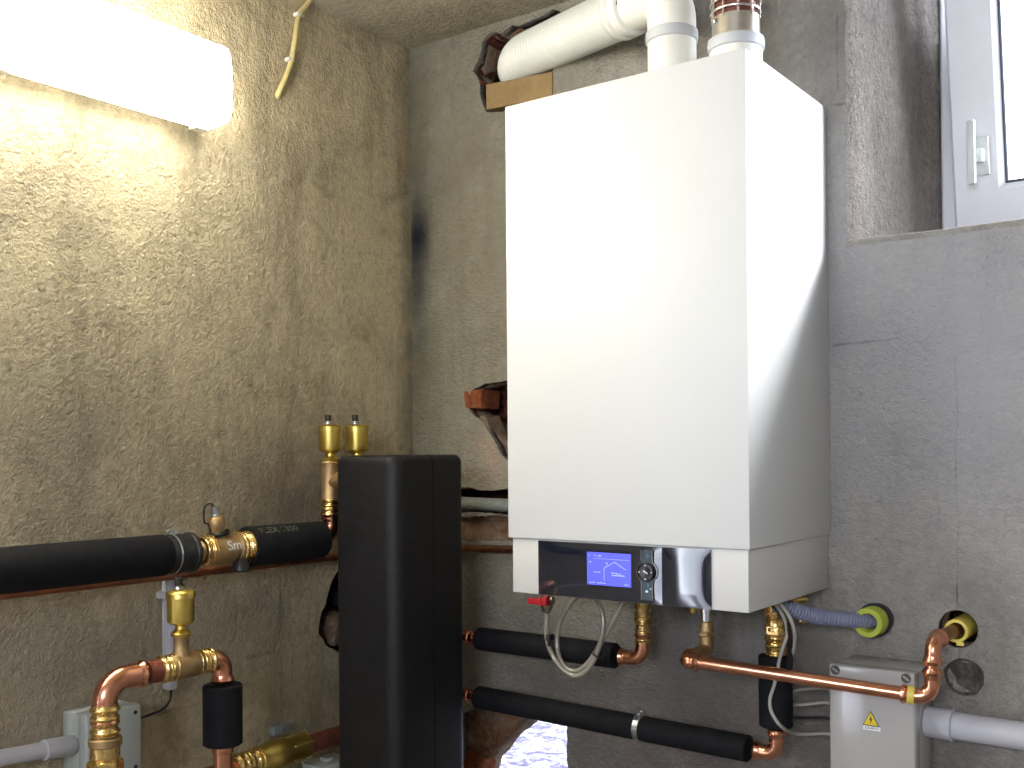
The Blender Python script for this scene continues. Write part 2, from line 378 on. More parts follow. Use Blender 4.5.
wb = struct(layer('wall_back', outerf, [winf, rag(flue_hole, .009), rag(mid_hole, .006), rag(chase, .004), rag(patch, .004), rag(sunhole, .005), gas_hole, drain_hole], 'y', 0, .022, 'plaster_back', 'mortar'))
w2 = struct(layer('masonry', outer, [win, rag(flue_hole, .005), rag(mid_hole), rag(chase, .003), rag(sunhole2, .006), gas_hole, drain_hole], 'y', .0222, .10, 'masonry', 'rubble', wb))
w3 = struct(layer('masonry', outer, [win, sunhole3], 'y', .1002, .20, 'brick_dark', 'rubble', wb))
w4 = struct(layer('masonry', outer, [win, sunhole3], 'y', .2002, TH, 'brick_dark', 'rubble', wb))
lhole = PL([(340,566),(333,578),(329,592),(325,605),(320,618),(319,634),(326,645),(338,652),(352,662),(375,640),(380,590),(362,566)])
door = [(-2.95, 0.002), (-1.93, 0.002), (-1.93, 2.0), (-2.95, 2.0)]
wl = struct(layer('wall_left', [(YR, 0), (0, 0), (0, ZC+.05), (YR, ZC+.05)], [rag(lhole), door], 'x', -.02, 0, 'plaster_left', 'mortar'))
w5 = struct(layer('masonry', [(YR-.3, -.1), (.02, -.1), (.02, ZC+.25), (YR-.3, ZC+.25)], [rag(lhole, .006), door], 'x', -.09, -.0202, 'masonry', 'masonry', wl))
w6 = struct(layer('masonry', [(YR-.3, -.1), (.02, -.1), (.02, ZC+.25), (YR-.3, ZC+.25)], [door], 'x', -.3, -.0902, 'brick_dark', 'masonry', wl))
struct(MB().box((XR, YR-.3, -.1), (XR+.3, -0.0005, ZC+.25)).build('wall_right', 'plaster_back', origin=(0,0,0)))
RW = (1.25, 2.55, 1.55, 2.20)
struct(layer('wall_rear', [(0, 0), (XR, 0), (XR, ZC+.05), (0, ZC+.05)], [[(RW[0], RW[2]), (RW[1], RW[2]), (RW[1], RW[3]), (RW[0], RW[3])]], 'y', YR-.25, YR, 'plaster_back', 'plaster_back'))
wr = bpy.data.objects.new('added_window', None); COL.objects.link(wr); wr.location = (1.9, YR-.1, RW[2]); wr['kind'] = 'structure'  # unseen window, added to brighten the back wall from the front
def _rf(x0, x1, z0, z1, w, y0, y1):
    lp = lambda a, y: [Vector((x0+a, y, z0+a)), Vector((x1-a, y, z0+a)), Vector((x1-a, y, z1-a)), Vector((x0+a, y, z1-a))]
    return MB().rings([lp(0, y1), lp(w, y1), lp(w, y0), lp(0, y0)], closed=True)
struct(_rf(RW[0]+.001, RW[1]-.001, RW[2]+.001, RW[3]-.001, .055, YR-.2, YR-.13).build('window_frame', 'upvc', wr))
struct(MB().box((1.875, YR-.195, RW[2]+.05), (1.925, YR-.135, RW[3]-.05), .003).build('window_mullion', 'upvc', wr))
struct(MB().box((0, YR, -.1), (XR, 0, 0)).build('floor', 'floor', origin=(0,0,0)))
cb = MB()
NX, NY = 60, 60
g = [[cb.bm.verts.new((0.0+XR*i/NX, YR+(-YR)*j/NY, ZC + noise.noise(Vector((i*.35, j*.35, 0)))*.006)) for j in range(NY+1)] for i in range(NX+1)]
for i in range(NX):
    for j in range(NY): cb.bm.faces.new((g[i][j], g[i][j+1], g[i+1][j+1], g[i+1][j]))
cb.box((-.3, YR-.3, ZC+.03), (XR+.3, -.0005, ZC+.3)); cb.box((-.35, .0225, ZC+.26), (XR+.3, TH, ZC+.35)); ce = struct(cb.build('ceiling', 'plaster_ceiling', origin=(0,0,0)))
# bricks and rubble seen in the broken openings
def chunk(name, c, size, mat, label, rot=0, amp=.004, grp=None, bev=.004):
    t = MB(); t.box(-Vector(size)/2, Vector(size)/2, bev, 2); t.rough(amp, 40, 3)
    for v in t.bm.verts: v.co = Matrix.Rotation(rot, 3, 'Y') @ v.co + Vector(c)
    return tag(t.build(name, mat), label, 'brick', grp)
c = B(482, 400, -.035); chunk('brick', c, (.050,.07,.042), 'brick', 'bright red brick end in the upper corner of the hole left of the boiler')
c = B(476, 417, -.03); chunk('brick', c, (.026,.05,.018), 'brick', 'small red brick scrap under the bright brick end left of the boiler', .2)
c = B(493, 436, -.03); chunk('brick', (c.x+.0, c.y, c.z), (.035,.05,.09), 'rubble', 'pinkish crumbling brick below the dark hole left of the boiler', -.35, .008)
c = B(463, 482, -.025); chunk('brick', c, (.04,.05,.034), 'brick', 'orange brick end behind the corner of the black foam box')
c = B(482, 63, -.04); chunk('brick', c, (.03,.06,.06), 'brick_dark', 'dark red brick edge left of the white flue duct', .3, .007)
c = B(492, 42, -.04); chunk('brick', c, (.04,.06,.03), 'brick_dark', 'dark brick lump above the end of the white flue duct', -.4, .007)
c = B(484, 98, -.03); chunk('brick', c, (.022,.05,.07), 'brick', 'narrow red brick sliver beside the tan board', 0, .006)
c = B(515, 26, -.04); chunk('brick', c, (.08,.05,.02), 'brick_dark', 'broken brick ledge on top of the flue duct opening', -.35, .006)
c = B(508, 744, -.055); chunk('brick', (c.x-.105, c.y, c.z-.03), (.08,.06,.08), 'rubble', 'pale rubble stone on the left side of the daylight hole', .5, .015)
c = B(478, 765, -.03); chunk('brick', c, (.05,.05,.06), 'brick', 'tan brick lump low at the foot of the daylight hole', .4, .012)
c = B(496, 714, -.05); chunk('brick', c, (.08,.06,.03), 'rubble', 'rubble stone over the daylight hole under the black pipe', .3, .012)
t = MB(); t.prism(PB([(487,85),(553,72),(553,97),(487,110)]), -.003, .03).rough(.0004, 60)
tag(t.build('board', 'board'), 'flat tan board wedged under the white flue duct', 'board')
# grey conduit lying in the chase, thin copper pipe round the corner
a = B(440, 502, -.006); b_ = B(540, 507, -.006); t = MB(); t.tube([a, b_], .0145, 20)
tag(t.build('conduit', simple('dusty_conduit', (.22,.23,.20), .7, var=.2, scale=50)), 'dusty grey pipe in the wall chase between foam box and boiler', 'pipe')
za = L(0, 594, .022).z
p = L(0, 594, .022); q = L(336, 557, .022)
t = MB(); t.tube(path([(.022, -1.30, p.z+(p.z-q.z)/(q.y-p.y)*(0)), (.022, -.016, q.z), (BX0_-.003, -.016, B(512,546,.016).z)], .02), .0085, 14)
tag(t.build('copper_pipe', 'copper_dull'), 'thin dull copper pipe running low behind the black pipe around the corner', 'pipe')

# ------------------------------------------------------------------ window
wn = bpy.data.objects.new('window_1', None); COL.objects.link(wn); wn.location = ((WX0+WX1)/2, .2, WZ0); wn['kind'] = 'structure'
prof = [(0,0),(.006,.008),(.014,.022),(.024,.045),(.027,.07),(.034,.085),(.045,.13),(.055,.18),(.069,.24),(.086,.29),(.092,.345)]
def reveal(x0, sgn):
    t = MB(); K = 46; J = []
    # dense profile
    pr = []
    for (a, b1), (c_, d1) in zip(prof[:-1], prof[1:]):
        for k in range(4): pr.append((a+(c_-a)*k/4, b1+(d1-b1)*k/4))
    pr.append(prof[-1])
    for i in range(K+1):
        z = WZ0 - .0 + (WZ1-WZ0)*i/K; row = []
        for (a, y) in pr:
            w = noise.noise(Vector((a*12+y*14, z*16, sgn*5)))*.0035 + noise.noise(Vector((y*60, z*60, sgn*3)))*.0016
            if a < .001: w *= .3
            row.append(t.bm.verts.new((x0+sgn*(a+w), y, z)))
        J.append(row)
    for i in range(K):
        for j in range(len(pr)-1): t.bm.faces.new((J[i][j], J[i][j+1], J[i+1][j+1], J[i+1][j]))
    for i in range(K):   # back side
        pass
    return t
o = struct(reveal(WX0, 1).build('window_reveal', 'plaster_reveal', wn)); o2 = struct(reveal(WX1, -1).build('window_reveal', 'plaster_reveal', wn))
# sill and head
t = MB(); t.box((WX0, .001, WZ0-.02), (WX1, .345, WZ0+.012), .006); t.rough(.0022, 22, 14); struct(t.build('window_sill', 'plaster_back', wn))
t = MB(); t.box((WX0, .001, WZ1-.02), (WX1, .345, WZ1+.01)); struct(t.build('window_head', 'plaster_reveal', wn))
fx0, fx1, fz0, fz1 = WX0+.089, WX1-.07, WZ0+.012, WZ1-.02
def ringbox(t, x0, x1, z0, z1, w, y0, y1, bev=.004, rot=None, piv=None):
    # mitred frame: outer and inner loops
    def lp(a, y): return [Vector((x0+a, y, z0+a)), Vector((x1-a, y, z0+a)), Vector((x1-a, y, z1-a)), Vector((x0+a, y, z1-a))]
    loops = [lp(bev, y0), lp(w-bev*2.5, y0), lp(w, y0+bev*2.5), lp(w, y1), lp(0, y1), lp(0, y0+bev)]
    if rot is not None: loops = [[rot @ (p-piv) + piv for p in l] for l in loops]
    t.rings(loops, closed=True); return t
t = MB(); ringbox(t, fx0, fx1, fz0, fz1, .062, .283, .345); struct(t.build('window_frame', 'upvc', wn))
TILT = math.radians(9.5); piv = Vector((0, .283, fz0+.02)); RT = Matrix.Rotation(TILT, 3, 'X')
sx0, sx1, sz0, sz1 = fx0+.032, fx1-.032, fz0+.034, fz1-.035
sash = struct(ringbox(MB(), sx0, sx1, sz0, sz1, .088, .258, .335, .004, RT, piv).build('window_sash', 'upvc', wn))
struct(ringbox(MB(), sx0+.086, sx1-.086, sz0+.086, sz1-.086, .007, .268, .330, .001, RT, piv).build('gasket', 'gasket', wn))
t = MB(); t.box((sx0+.08, .296, sz0+.08), (sx1-.08, .302, sz1-.08), rot=RT, pivot=piv); struct(t.build('window_pane', 'glass', wn))
# groove line along the sash and mitre
hx = sx0+.050; hz = sz0+.142
t = MB(); t.box((hx-.012, .248, hz-.035), (hx+.016, .2585, hz+.035), .003, rot=RT, pivot=piv); t.box((hx-.013, .224, hz-.012), (hx+.010, .250, hz+.012), .004, rot=RT, pivot=piv)
t.box((hx-.018, .214, hz-.016), (hx-.004, .226, hz+.098), .004, rot=Matrix.Rotation(.03,3,'Y')@RT, pivot=piv)
h = struct(t.build('window_handle', simple('handle_white', (.62,.64,.62), .4, var=.02), wn))
# outside: ground outside the back wall
t = MB(); t.box((-3, TH, .2), (6, 7, .42)); t.rough(.01, 8, 5); struct(t.build('ground_outside', 'gravel', origin=(0,0,0)))
# rear doorway: plain frame and step in the left wall behind the camera
dn = bpy.data.objects.new('door_1', None); COL.objects.link(dn); dn.location = (-.15, -2.5, 0); dn['kind'] = 'structure'
t = MB(); t.box((-.31, -2.95, 0), (.012, -2.90, 2.0), .003); t.box((-.31, -1.98, 0), (.012, -1.93, 2.0), .003); t.box((-.20, -2.185, 0), (-.17, -2.16, 1.96), .003); t.box((-.31, -2.95, 1.95), (.012, -1.93, 2.0), .003)  # unseen middle post, added for a dark band in the flap reflection
struct(t.build('door_frame', 'upvc', dn))
t = MB(); t.box((-4, -5, -.3), (-.31, 0.2, -.02)); struct(t.build('ground_outside', 'gravel', origin=(0,0,0)))

# ------------------------------------------------------------------ boiler
BX0, BX1, BD = .5348, .9848, .3542; BZ0, BZM, BZ1 = 1.100, 1.1959, 1.9522
boil = thing('gas_boiler', (.76, 0, BZ0), 'white wall-hung gas boiler with black control panel', 'boiler')
t = MB(); t.box((BX0, -BD, BZM), (BX1, -.002, BZ1), .0018, 2); t.build('casing', 'enamel', boil)
t = MB(); t.box((BX0+.005, -BD+.006, BZ0), (BX1-.005, -.002, BZM-.0006), .0018, 2); t.build('lower_casing', 'enamel2', boil)
yp = BD-.006
pa = B(539, 541, yp); pb = B(712, 609, yp); pc = B(712, 551, yp); pdn = B(539, 594, yp)
PX0, PX1 = pa.x, pb.x; PZ0, PZ1 = BZ0+.001, BZM-.003
fl = B(663, 575, yp).x
def bulge(x0, x1, z0, z1, depth, yb, nx=28, nz=14):
    t = MB(); rows = []
    for i in range(nx+1):
        u = i/nx; r = []
        for j in range(nz+1):
            w = j/nz; e = (1-abs(2*u-1)**4)*(1-abs(2*w-1)**3); r.append(t.bm.verts.new((x0+(x1-x0)*u, -yb-.0025-depth*e, z0+(z1-z0)*w)))
        rows.append(r)
    for i in range(nx):
        for j in range(nz): t.bm.faces.new((rows[i][j], rows[i+1][j], rows[i+1][j+1], rows[i][j+1]))
    border = [rows[i][0] for i in range(nx+1)]+[rows[nx][j] for j in range(1, nz+1)]+[rows[i][nz] for i in range(nx-1, -1, -1)]+[rows[0][j] for j in range(nz-1, 0, -1)]
    bk = [t.bm.verts.new((v.co.x, -yb+.001, v.co.z)) for v in border]; n = len(bk)
    for i in range(n): t.bm.faces.new((border[i], border[(i+1) % n], bk[(i+1) % n], bk[i]))
    t.bm.faces.new(bk); return t
panel = bulge(PX0, fl-.0006, PZ0, PZ1, .0018, yp).build('control_panel', 'panel', boil)
flap = bulge(fl+.0006, PX1, PZ0, PZ1, .0022, yp).build('panel_flap', 'panel', boil); flap['label'] = 'glossy curved flap'
ys = yp+.0048
d0 = B(588, 552, ys); d1 = B(631, 589, ys)
sxa, sxb = B(587,560,ys).x, B(631,570,ys).x; sza, szb = B(609,586,ys).z, B(609,553,ys).z
t = MB(); t.box((sxa, -ys-.0006, sza), (sxb, -ys+.004, szb), .0004, 1); scr = t.build('display_screen', 'screen', panel)
yy = -ys-.0010
def sx(u): return sxa+(sxb-sxa)*u
def sz(w): return szb-(szb-sza)*w
def seg(t, pts, w=.0006):
    for (u0, w0), (u1, w1) in zip(pts[:-1], pts[1:]): t.tube([(sx(u0), yy, sz(w0)), (sx(u1), yy, sz(w1))], w, 6)
t = MB(); seg(t, [(.40,.84), (.40,.47), (.64,.27), (.89,.48)]); seg(t, [(.46,.28), (.47,.36)], .001)
seg(t, [(.16,.19), (.98,.19)], .0003)
seg(t, [(.05,.10),(.07,.10)], .0009); seg(t, [(.17,.09),(.22,.10)], .0008); seg(t, [(.27,.11),(.33,.10)], .0012); seg(t, [(.07,.30),(.10,.30)], .0014)
t.build('house_outline', 'screen_px', scr)
for txt, u, w, s in (('18°C', .22, .60, .0062), ('22°C', .67, .64, .0085), ('Menu', .13, .93, .0055), ('Info', .88, .93, .0055)):
    pass
t = MB()
for u0, u1, w in ((.17,.20,.6), (.23,.25,.6), (.27,.31,.6), (.57,.63,.60), (.66,.72,.61), (.75,.78,.62), (.58,.86,.67), (.06,.11,.93), (.13,.18,.92), (.24,.29,.93), (.31,.36,.92), (.38,.43,.93), (.85,.95,.93)):
    seg(t, [(u0, w), (u1, w)], .0009)
t.build('screen_marks', 'screen_px', scr)
kc = B(647, 572, ys); kw = .0105
t = MB(); t.box((kc.x-.0105, -ys-.0005, PZ0+.006), (kc.x+.0105, -ys+.003, PZ1-.006), .0004, 1); t.build('button_strip', simple('button_strip', (.03,.045,.06), .2), panel)
t = MB()
for s_ in (-1, 1):
    t.tube(smooth_path([(kc.x+s_*.0105, -ys-.001, PZ0+.006), (kc.x+s_*.0105, -ys-.001, kc.z-.017), (kc.x+s_*.0165, -ys-.001, kc.z-.007), (kc.x+s_*.0175, -ys-.001, kc.z), (kc.x+s_*.0165, -ys-.001, kc.z+.007), (kc.x+s_*.0105, -ys-.001, kc.z+.017), (kc.x+s_*.0105, -ys-.001, PZ1-.006)]), .0007, 6)
t.build('chrome_trim', 'chrome', panel)
t = MB(); t.lathe((kc.x, -ys+.002, kc.z), (0,-1,0), [(0,.0150),(.005,.0150),(.0075,.0135),(.008,.010),(.0072,.006),(.0072,0)], 32); kn = t.build('control_knob', 'panelm', panel)
t = MB()
for a in range(4):
    t.lathe((kc.x+.0108*math.cos(a*PI/2), -ys-.0058, kc.z+.0108*math.sin(a*PI/2)), (0,-1,0), [(0,.0013),(.0008,.0012)], 10)
t.tube([(kc.x-.004, -ys-.0055, kc.z+.002), (kc.x+.004, -ys-.0055, kc.z-.002)], .0012, 6); t.build('knob_marks', 'sticker', kn)
for dz in (.0255, -.021, -.031):
    t = MB(); t.lathe((kc.x, -ys, kc.z+dz), (0,-1,0), [(0,.0042),(.0012,.0038),(.0015,.0)], 18); bt = t.build('button', simple('button_blue', (.03,.07,.11), .2), panel)
t = MB(); t.box((kc.x-.002, -ys-.0021, kc.z-.0325), (kc.x+.002, -ys-.001, kc.z-.0295)); t.box((kc.x+.0058, -ys-.001, kc.z-.0275), (kc.x+.0078, -ys+.001, kc.z-.0255)); t.build('indicator', emit('indicator', (.3,.5,.6), .8), panel)

# ------------------------------------------------------------------ flues on top of the boiler
DFL = .18
ax1 = B(672, 60, DFL); ax2 = B(736, 40, DFL); X1, X2, YF = ax1.x, ax2.x, -DFL
fl1 = thing('flue_duct', (X1, YF, BZ1), 'white corrugated flue duct bending from the boiler top into the wall', 'duct')
r1 = .0425
t = MB(); t.lathe((X1, YF, BZ1+.0005), (0,0,1), [(0,.0425),(.002,.0425),(.055,.0425),(B(672, 22, DFL+.04).z-BZ1,.0425)], 40); t.build('flue_socket', 'duct', fl1)
t = MB(); za_, zb_ = B(672, 32, DFL+.046).z, B(672, 20, DFL+.046).z; zc = zb_-.004; hq = zb_-za_; t.lathe((X1, YF, za_), (0,0,1), [(0,r1),(.002,r1+.0028),(hq*.5,r1+.0036),(hq-.002,r1+.0028),(hq,r1)], 40); t.build('seal_ring', 'duct_grey', fl1)
top = V(X1, YF, 2.156); he = B(528, 55, -.02); dirn = (he-top); dirn.z = dirn.z; dirn.normalize()
pe = top+dirn*.12
t = MB(); t.tube(densify(path([V(X1, YF, BZ1+.02), top, pe], .085, 16), .01), r1, 36); t.build('elbow', 'duct', fl1)
# smooth collar, then corrugated hose into the hole
p0 = top+dirn*.105
t = MB(); t.lathe(p0, dirn, [(0,r1+.001),(.003,r1+.007),(.012,r1+.008),(.015,r1+.004),(.028,r1+.004),(.031,r1+.009),(.042,r1+.009),(.045,r1+.004),(.055,r1+.003)], 40); col = t.build('clamp_collar', 'duct', fl1)
t = MB(); lx = p0+dirn*.022; side = dirn.cross(V(0,0,1)).normalized(); t.box(lx+V(.0,-r1-.0065,-.004)-V(.003,0,.004), lx+V(.003,-r1+.004,.004)); t.build('latch', 'cap', col)
Lc = (he-p0).length; pts = [p0+dirn*(.05+(Lc+.05)*i/440) for i in range(441)]
# bend slightly into the wall
pts = [p+V(0, .0, 0) + V(0, max(0, (i-330)/110)**2*.05, 0) for i, p in enumerate(pts)]
t = MB(); t.tube(pts, lambda s: r1+.0018+.0034*math.cos(2*PI*s/.0115), 36); t.build('corrugated_hose', 'duct', fl1)
fl2 = thing('flue_adapter', (X2, YF, BZ1), 'white flue adapter with wire-caged steel sleeve at the right of the boiler top', 'duct')
t = MB(); t.lathe((X2, YF, BZ1+.0005), (0,0,1), [(0,.0440),(.03,.0440),(B(736,36,.225).z-BZ1,.0440)], 40); t.build('flue_socket', 'duct', fl2)
z2 = B(736, 40, DFL+.047).z; h2 = B(736, 28, DFL+.047).z-z2
t = MB(); t.lathe((X2, YF, z2), (0,0,1), [(-.001,.0440),(.001,.0468),(h2*.5,.0478),(h2-.002,.0468),(h2,.0420)], 40); t.build('seal_ring', 'duct_grey', fl2)
t = MB(); t.lathe((X2, YF, z2), (0,0,1), [(.0,.0400),(.028,.0400),(.054,.0400),(.054,.0380),(.03,.038)], 40, caps=False); sl = t.build('steel_sleeve', 'steel', fl2)
t = MB()
for dz, rr in ((.064,.0405), (.079,.0415), (.094,.0405), (.110,.0415)): t.tube([(X2+rr*math.cos(2*PI*k/40), YF+rr*math.sin(2*PI*k/40), z2+dz) for k in range(40)], .0022, 8, closed=True)
for k in range(10): a = 2*PI*k/10+.2; t.box((X2+.0400*math.cos(a)-.0015, YF+.0400*math.sin(a)-.0015, z2+.05), (X2+.0400*math.cos(a)+.0015, YF+.0400*math.sin(a)+.0015, z2+.12))
t.build('wire_cage', 'steel', fl2)
t = MB(); t.lathe((X2, YF, z2+.04), (0,0,1), [(0,.036),(.10,.036)], 32); t.build('inner_pipe', simple('dark_red_seal', (.16,.04,.03), .5), fl2)
t = MB(); t.lathe((X2-.020, YF-.037, z2+.045), (-.4,-.9,0), [(0,.004),(.004,.0035),(.005,0)], 12); t.build('rivet', 'zinc', sl)

# ------------------------------------------------------------------ lamp on the left wall
ly1 = L(234, 90, .11).y; ly0 = ly1-1.27; lzb = 1.939; lzt = 2.083; lzc = (lzb+lzt)/2
lamp = thing('fluorescent_lamp', (0, (ly0+ly1)/2, lzb), 'long lit fluorescent lamp with frosted cover high on the left wall', 'lamp')
def ext_yz(t, prof, y0, y1, endb=.012):
    def rg(y, k): return [Vector((.03+(x-.03)*k if x > .03 else x, y, lzc+(z)*k)) for x, z in prof]
    t.rings([rg(y0, .90), rg(y0+endb, 1), rg(y1-endb, 1), rg(y1, .90)]); return t
hh = (lzt-lzb)/2
t = MB(); ext_yz(t, [(.012,-hh*.82),(.045,-hh*.92),(.045,hh*.92),(.012,hh*.82)], ly0, ly1, .004); t.build('housing', 'lampbase', lamp)
t = MB(); ext_yz(t, [(.0455,-hh),(.07,-hh),(.098,-hh*.97),(.108,-hh*.88),(.113,-hh*.5),(.114,0),(.113,hh*.5),(.108,hh*.88),(.098,hh*.97),(.07,hh),(.0455,hh)], ly0, ly1); t.build('diffuser', 'lamp', lamp, ang=60)
for yq in (ly1-.03, ly1-.40, ly1-.80, ly0+.03):
    for s_ in (-1, 1):
        t = MB(); t.box((.035, yq-.013, lzc+s_*hh-.004), (.060, yq+.013, lzc+s_*hh+.004), .002); t.build('clip', 'duct', lamp)
t = MB(); t.box((-.0005, ly0+.2, lzc-.02), (.0118, ly0+.26, lzc+.02)); t.build('bracket', 'zinc', lamp); t = MB(); t.box((-.0005, ly1-.26, lzc-.02), (.0118, ly1-.2, lzc+.02)); t.build('bracket', 'zinc', lamp)

# ceiling cable down the left wall
cp = [L(318, -14, .010), L(309, 2, .010), L(299, 15, .009), L(296, 32, .012), L(292, 58, .010), L(287, 74, .009), L(279, 92, .006), L(277, 98, -.004)]
t = MB(); t.tube(smooth_path(cp), .0055, 10); cy = tag(t.build('cable', 'cable_yellow'), 'yellowed old cable coming down the left wall from the ceiling', 'cable')
for q in ((299,15), (290,60)):
    c = L(*q, .008); t = MB(); t.box(c-V(.008,.009,.004), c+V(.006,.009,.004), .002); t.build('cable_clip', 'lampbase', cy)

# ------------------------------------------------------------------ air vents
def air_vent(parent, base, H, r, name='air_vent'):
    """automatic air vent: neck, cup with rim, off-centre dark cap. base = bottom of neck, H = cup height"""
    t = MB(); h = H
    t.lathe(base, (0,0,1), [(0,r*.66),(h*.10,r*.72),(h*.16,r*.60),(h*.24,r*.40),(h*.34,r*.38),(h*.40,r*.60),(h*.44,r*.84),(h*.48,r*.95),(h*.54,r*.97),(h*1.22,r),(h*1.23,r*1.05),(h*1.40,r*1.05),(h*1.44,r*.98),(h*1.50,r*.7),(h*1.52,0)], 36)
    v = t.build(name, 'vent', parent)
    c = Vector(base)+V(-r*.12, -r*.1, h*1.47)
    t = MB(); t.lathe(c, (0,0,1), [(0,r*.34),(h*.08,r*.34),(h*.12,r*.24),(h*.18,r*.24)], 16); t.build('valve_stem', 'zinc', v)
    t = MB(); t.lathe(c+V(0,0,h*.16), (0,0,1), [(0,r*.25),(h*.02,r*.28),(h*.24,r*.28),(h*.26,r*.22)], 14); t.build('valve_cap', 'cap', v)
    return v

# ------------------------------------------------------------------ upper heating pipe on the left wall
XP = .081
ys_ = L(330.5, 500, XP).y; pz = L(0, 571, XP).z
hp = thing('heating_pipe', (XP, ys_, pz-.04), 'black foam-clad heating pipe along the left wall ending in a brass riser', 'pipe')
def yl(px, X=XP): return L(px, 550, X).y
def lz(px, py, X=XP): return L(px, py, X).z
ri = .0355
t = MB(); t.lathe((XP, yl(0)-.55, pz), (0,1,0), [(0,ri*.95),(.003,ri),((yl(164)-yl(0))+.546,ri),((yl(164)-yl(0))+.55,ri*.96)], 40); s1 = t.build('insulation_sleeve', 'foam', hp)
yc = yl(177)
t = MB(); t.lathe((XP, yl(164), pz), (0,1,0), [(0,ri*.93),(.012,ri*.93),(.014,ri*1.02),(.018,ri*1.04),(.024,ri*1.02),(.026,ri*.95),(.046,ri*.95),(.048,ri*1.0),(.054,ri*1.0),(.056,ri*.86),(.058,ri*.5)], 40); t.build('rubber_coupling', 'rubber', hp)
def clamp(parent, c, ax, r, up=V(0,0,1)):
    ax = Vector(ax).normalized(); u = (up-ax*up.dot(ax)).normalized(); w = ax.cross(u); t = MB()
    def ring(off, q): return [c+ax*off+(u*math.cos(2*PI*i/40)+w*math.sin(2*PI*i/40))*q for i in range(40)]
    t.rings([ring(-.0055, r), ring(-.0055, r+.0015), ring(.0055, r+.0015), ring(.0055, r)], closed=True)
    t.lathe(c+u*(r+.004)-w*.012, w, [(0,.004),(.003,.0045),(.004,.003),(.02,.003),(.021,.0045),(.024,.004)], 12)
    t.box(c+u*(r-.001)-Vector((.004,.004,.004)), c+u*(r+.006)+Vector((.004,.004,.002)), .001)
    return t.build('hose_clamp', 'zinc', parent)
clamp(hp, V(XP, yl(175)-.006, pz), (0,1,0), ri*.97)
# ball valve "Sm"
y0, y1 = yl(203), yl(247)
t = MB(); T = y1-y0
t.lathe((XP, y0-.01, pz), (0,1,0), [(0,.016),(.012,.0225),(.014,.026),(.022,.026),(.024,.023),(.03,.0245),(.034,.026),(T*.72,.026),(T*.74,.0235),(T*.8,.0235),(T*.82,.0275),(T*.92,.028),(T*.94,.025),(T+.01,.024)], 32)
vb = t.build('valve_body', 'bronze', hp)
t = MB(); fitting(t, V(XP, y0-.006, pz), V(XP, y0+.018, pz), .0245); t.build('press_fitting', 'brass', hp)
t = MB(); fitting(t, V(XP, yl(236), pz), V(XP, yl(249), pz), .0265); t.build('press_fitting', 'brass', hp)
vy = yl(217)+.004
tilt = V(.05,-.22,1).normalized()
t = MB(); t.lathe(V(XP, vy, pz+.020), tilt, [(0,.015),(.008,.015),(.012,.0135),(.020,.0155),(.032,.0165),(.040,.013),(.042,.010)], 24); vs = t.build('measuring_nipple', 'bronze', vb)
t = MB(); c = V(XP, vy, pz+.020)+tilt*.041; t.lathe(c, tilt, [(0,.0085),(.004,.0085),(.005,.0065),(.018,.0062),(.019,.004)], 16); t.build('nipple_cap', 'zinc', vs)
c0 = V(XP, vy, pz+.026)
t = MB(); t.lathe(c0, tilt, [(0,.0185),(.002,.020),(.006,.020),(.008,.0175)], 24)
t.tube(smooth_path([c+tilt*.016, c+tilt*.024+V(0,-.006,0), c+tilt*.018+V(0,-.020,0), c+V(0,-.024,-.008), c0+V(0,-.022,.02), c0+V(0,-.018,.003)]), .0018, 8); t.build('retaining_strap', 'rubber', vs)
t = MB(); t.lathe(V(XP+.012, yl(237), pz-.020), V(.1,-.1,-1), [(0,.012),(.006,.014),(.014,.017),(.022,.017),(.024,.012)], 20); t.build('drain_knob', 'rubber', vb)
# marker lettering wrapped on the valve body
def wrap(x, y, z): a = .28+y/.0262; return V(XP+(.0264+z)*math.cos(a), yl(226)+x, pz+(.0264+z)*math.sin(a))
text_obj('lettering', 'Sm', .026, None, (0,1,0), (0,0,1), M['marker'], vb, .0002, wrap)
# second insulation
yA, yB = yl(246), yl(321)
t = MB(); t.rings([[V(XP+q*math.cos(2*PI*i/40), y, pz+q*math.sin(2*PI*i/40)) for i in range(40)] for y, q in ((yA+.01,.026),(yA,.031),(yA+.001,.0365),(yA+.004,.0375),(yB-.004,.0365),(yB,.033),(yB,.015))], False, False)
s2 = t.build('insulation_sleeve', 'foam', hp)
def wrap2(x, y, z): a = .92+y/.0372; return V(XP+(.0374+z)*math.cos(a), yl(271)+x, pz+(.0374+z)*math.sin(a))
text_obj('lettering', 'FLEX 1350', .021, None, (0,1,0), (0,0,1), M['print'], s2, .0001, wrap2)
# copper elbow and riser
rp = .0165
t = MB(); elbow(t, (XP, yB-.05, pz+.004), (XP, ys_, pz+.004), (XP, ys_, pz+.1), .034, rp, .016); t.build('elbow', 'copper', hp)
zt = lambda py: lz(331, py)
t = MB(); t.tube([(XP, yB-.02, pz+.004), (XP, ys_-.04, pz+.004)], rp-.001, 20); t.build('pipe_end', 'copper_dull', hp)
t = MB(); fitting(t, V(XP, ys_, zt(517)), V(XP, ys_, zt(497)), .0182); t.build('press_fitting', 'brass', hp)
t = MB(); t.lathe((XP, ys_, zt(500)), (0,0,1), [(0,.017),(.002,.0195),(.006,.0195),(.008,.0185),(zt(466)-zt(500),.0185),(zt(463)-zt(500),.0195),(zt(461)-zt(500),.016)], 32)
t.lathe((XP, ys_, zt(483)), V(1,.25,.25), [(0,.0175),(.030,.0175),(.033,.0195),(.06,.0195)], 28); t.build('tee', 'bronze', hp)
air_vent(hp, V(XP, ys_, zt(462)), zt(426)-zt(451)+.0*1, .0235)
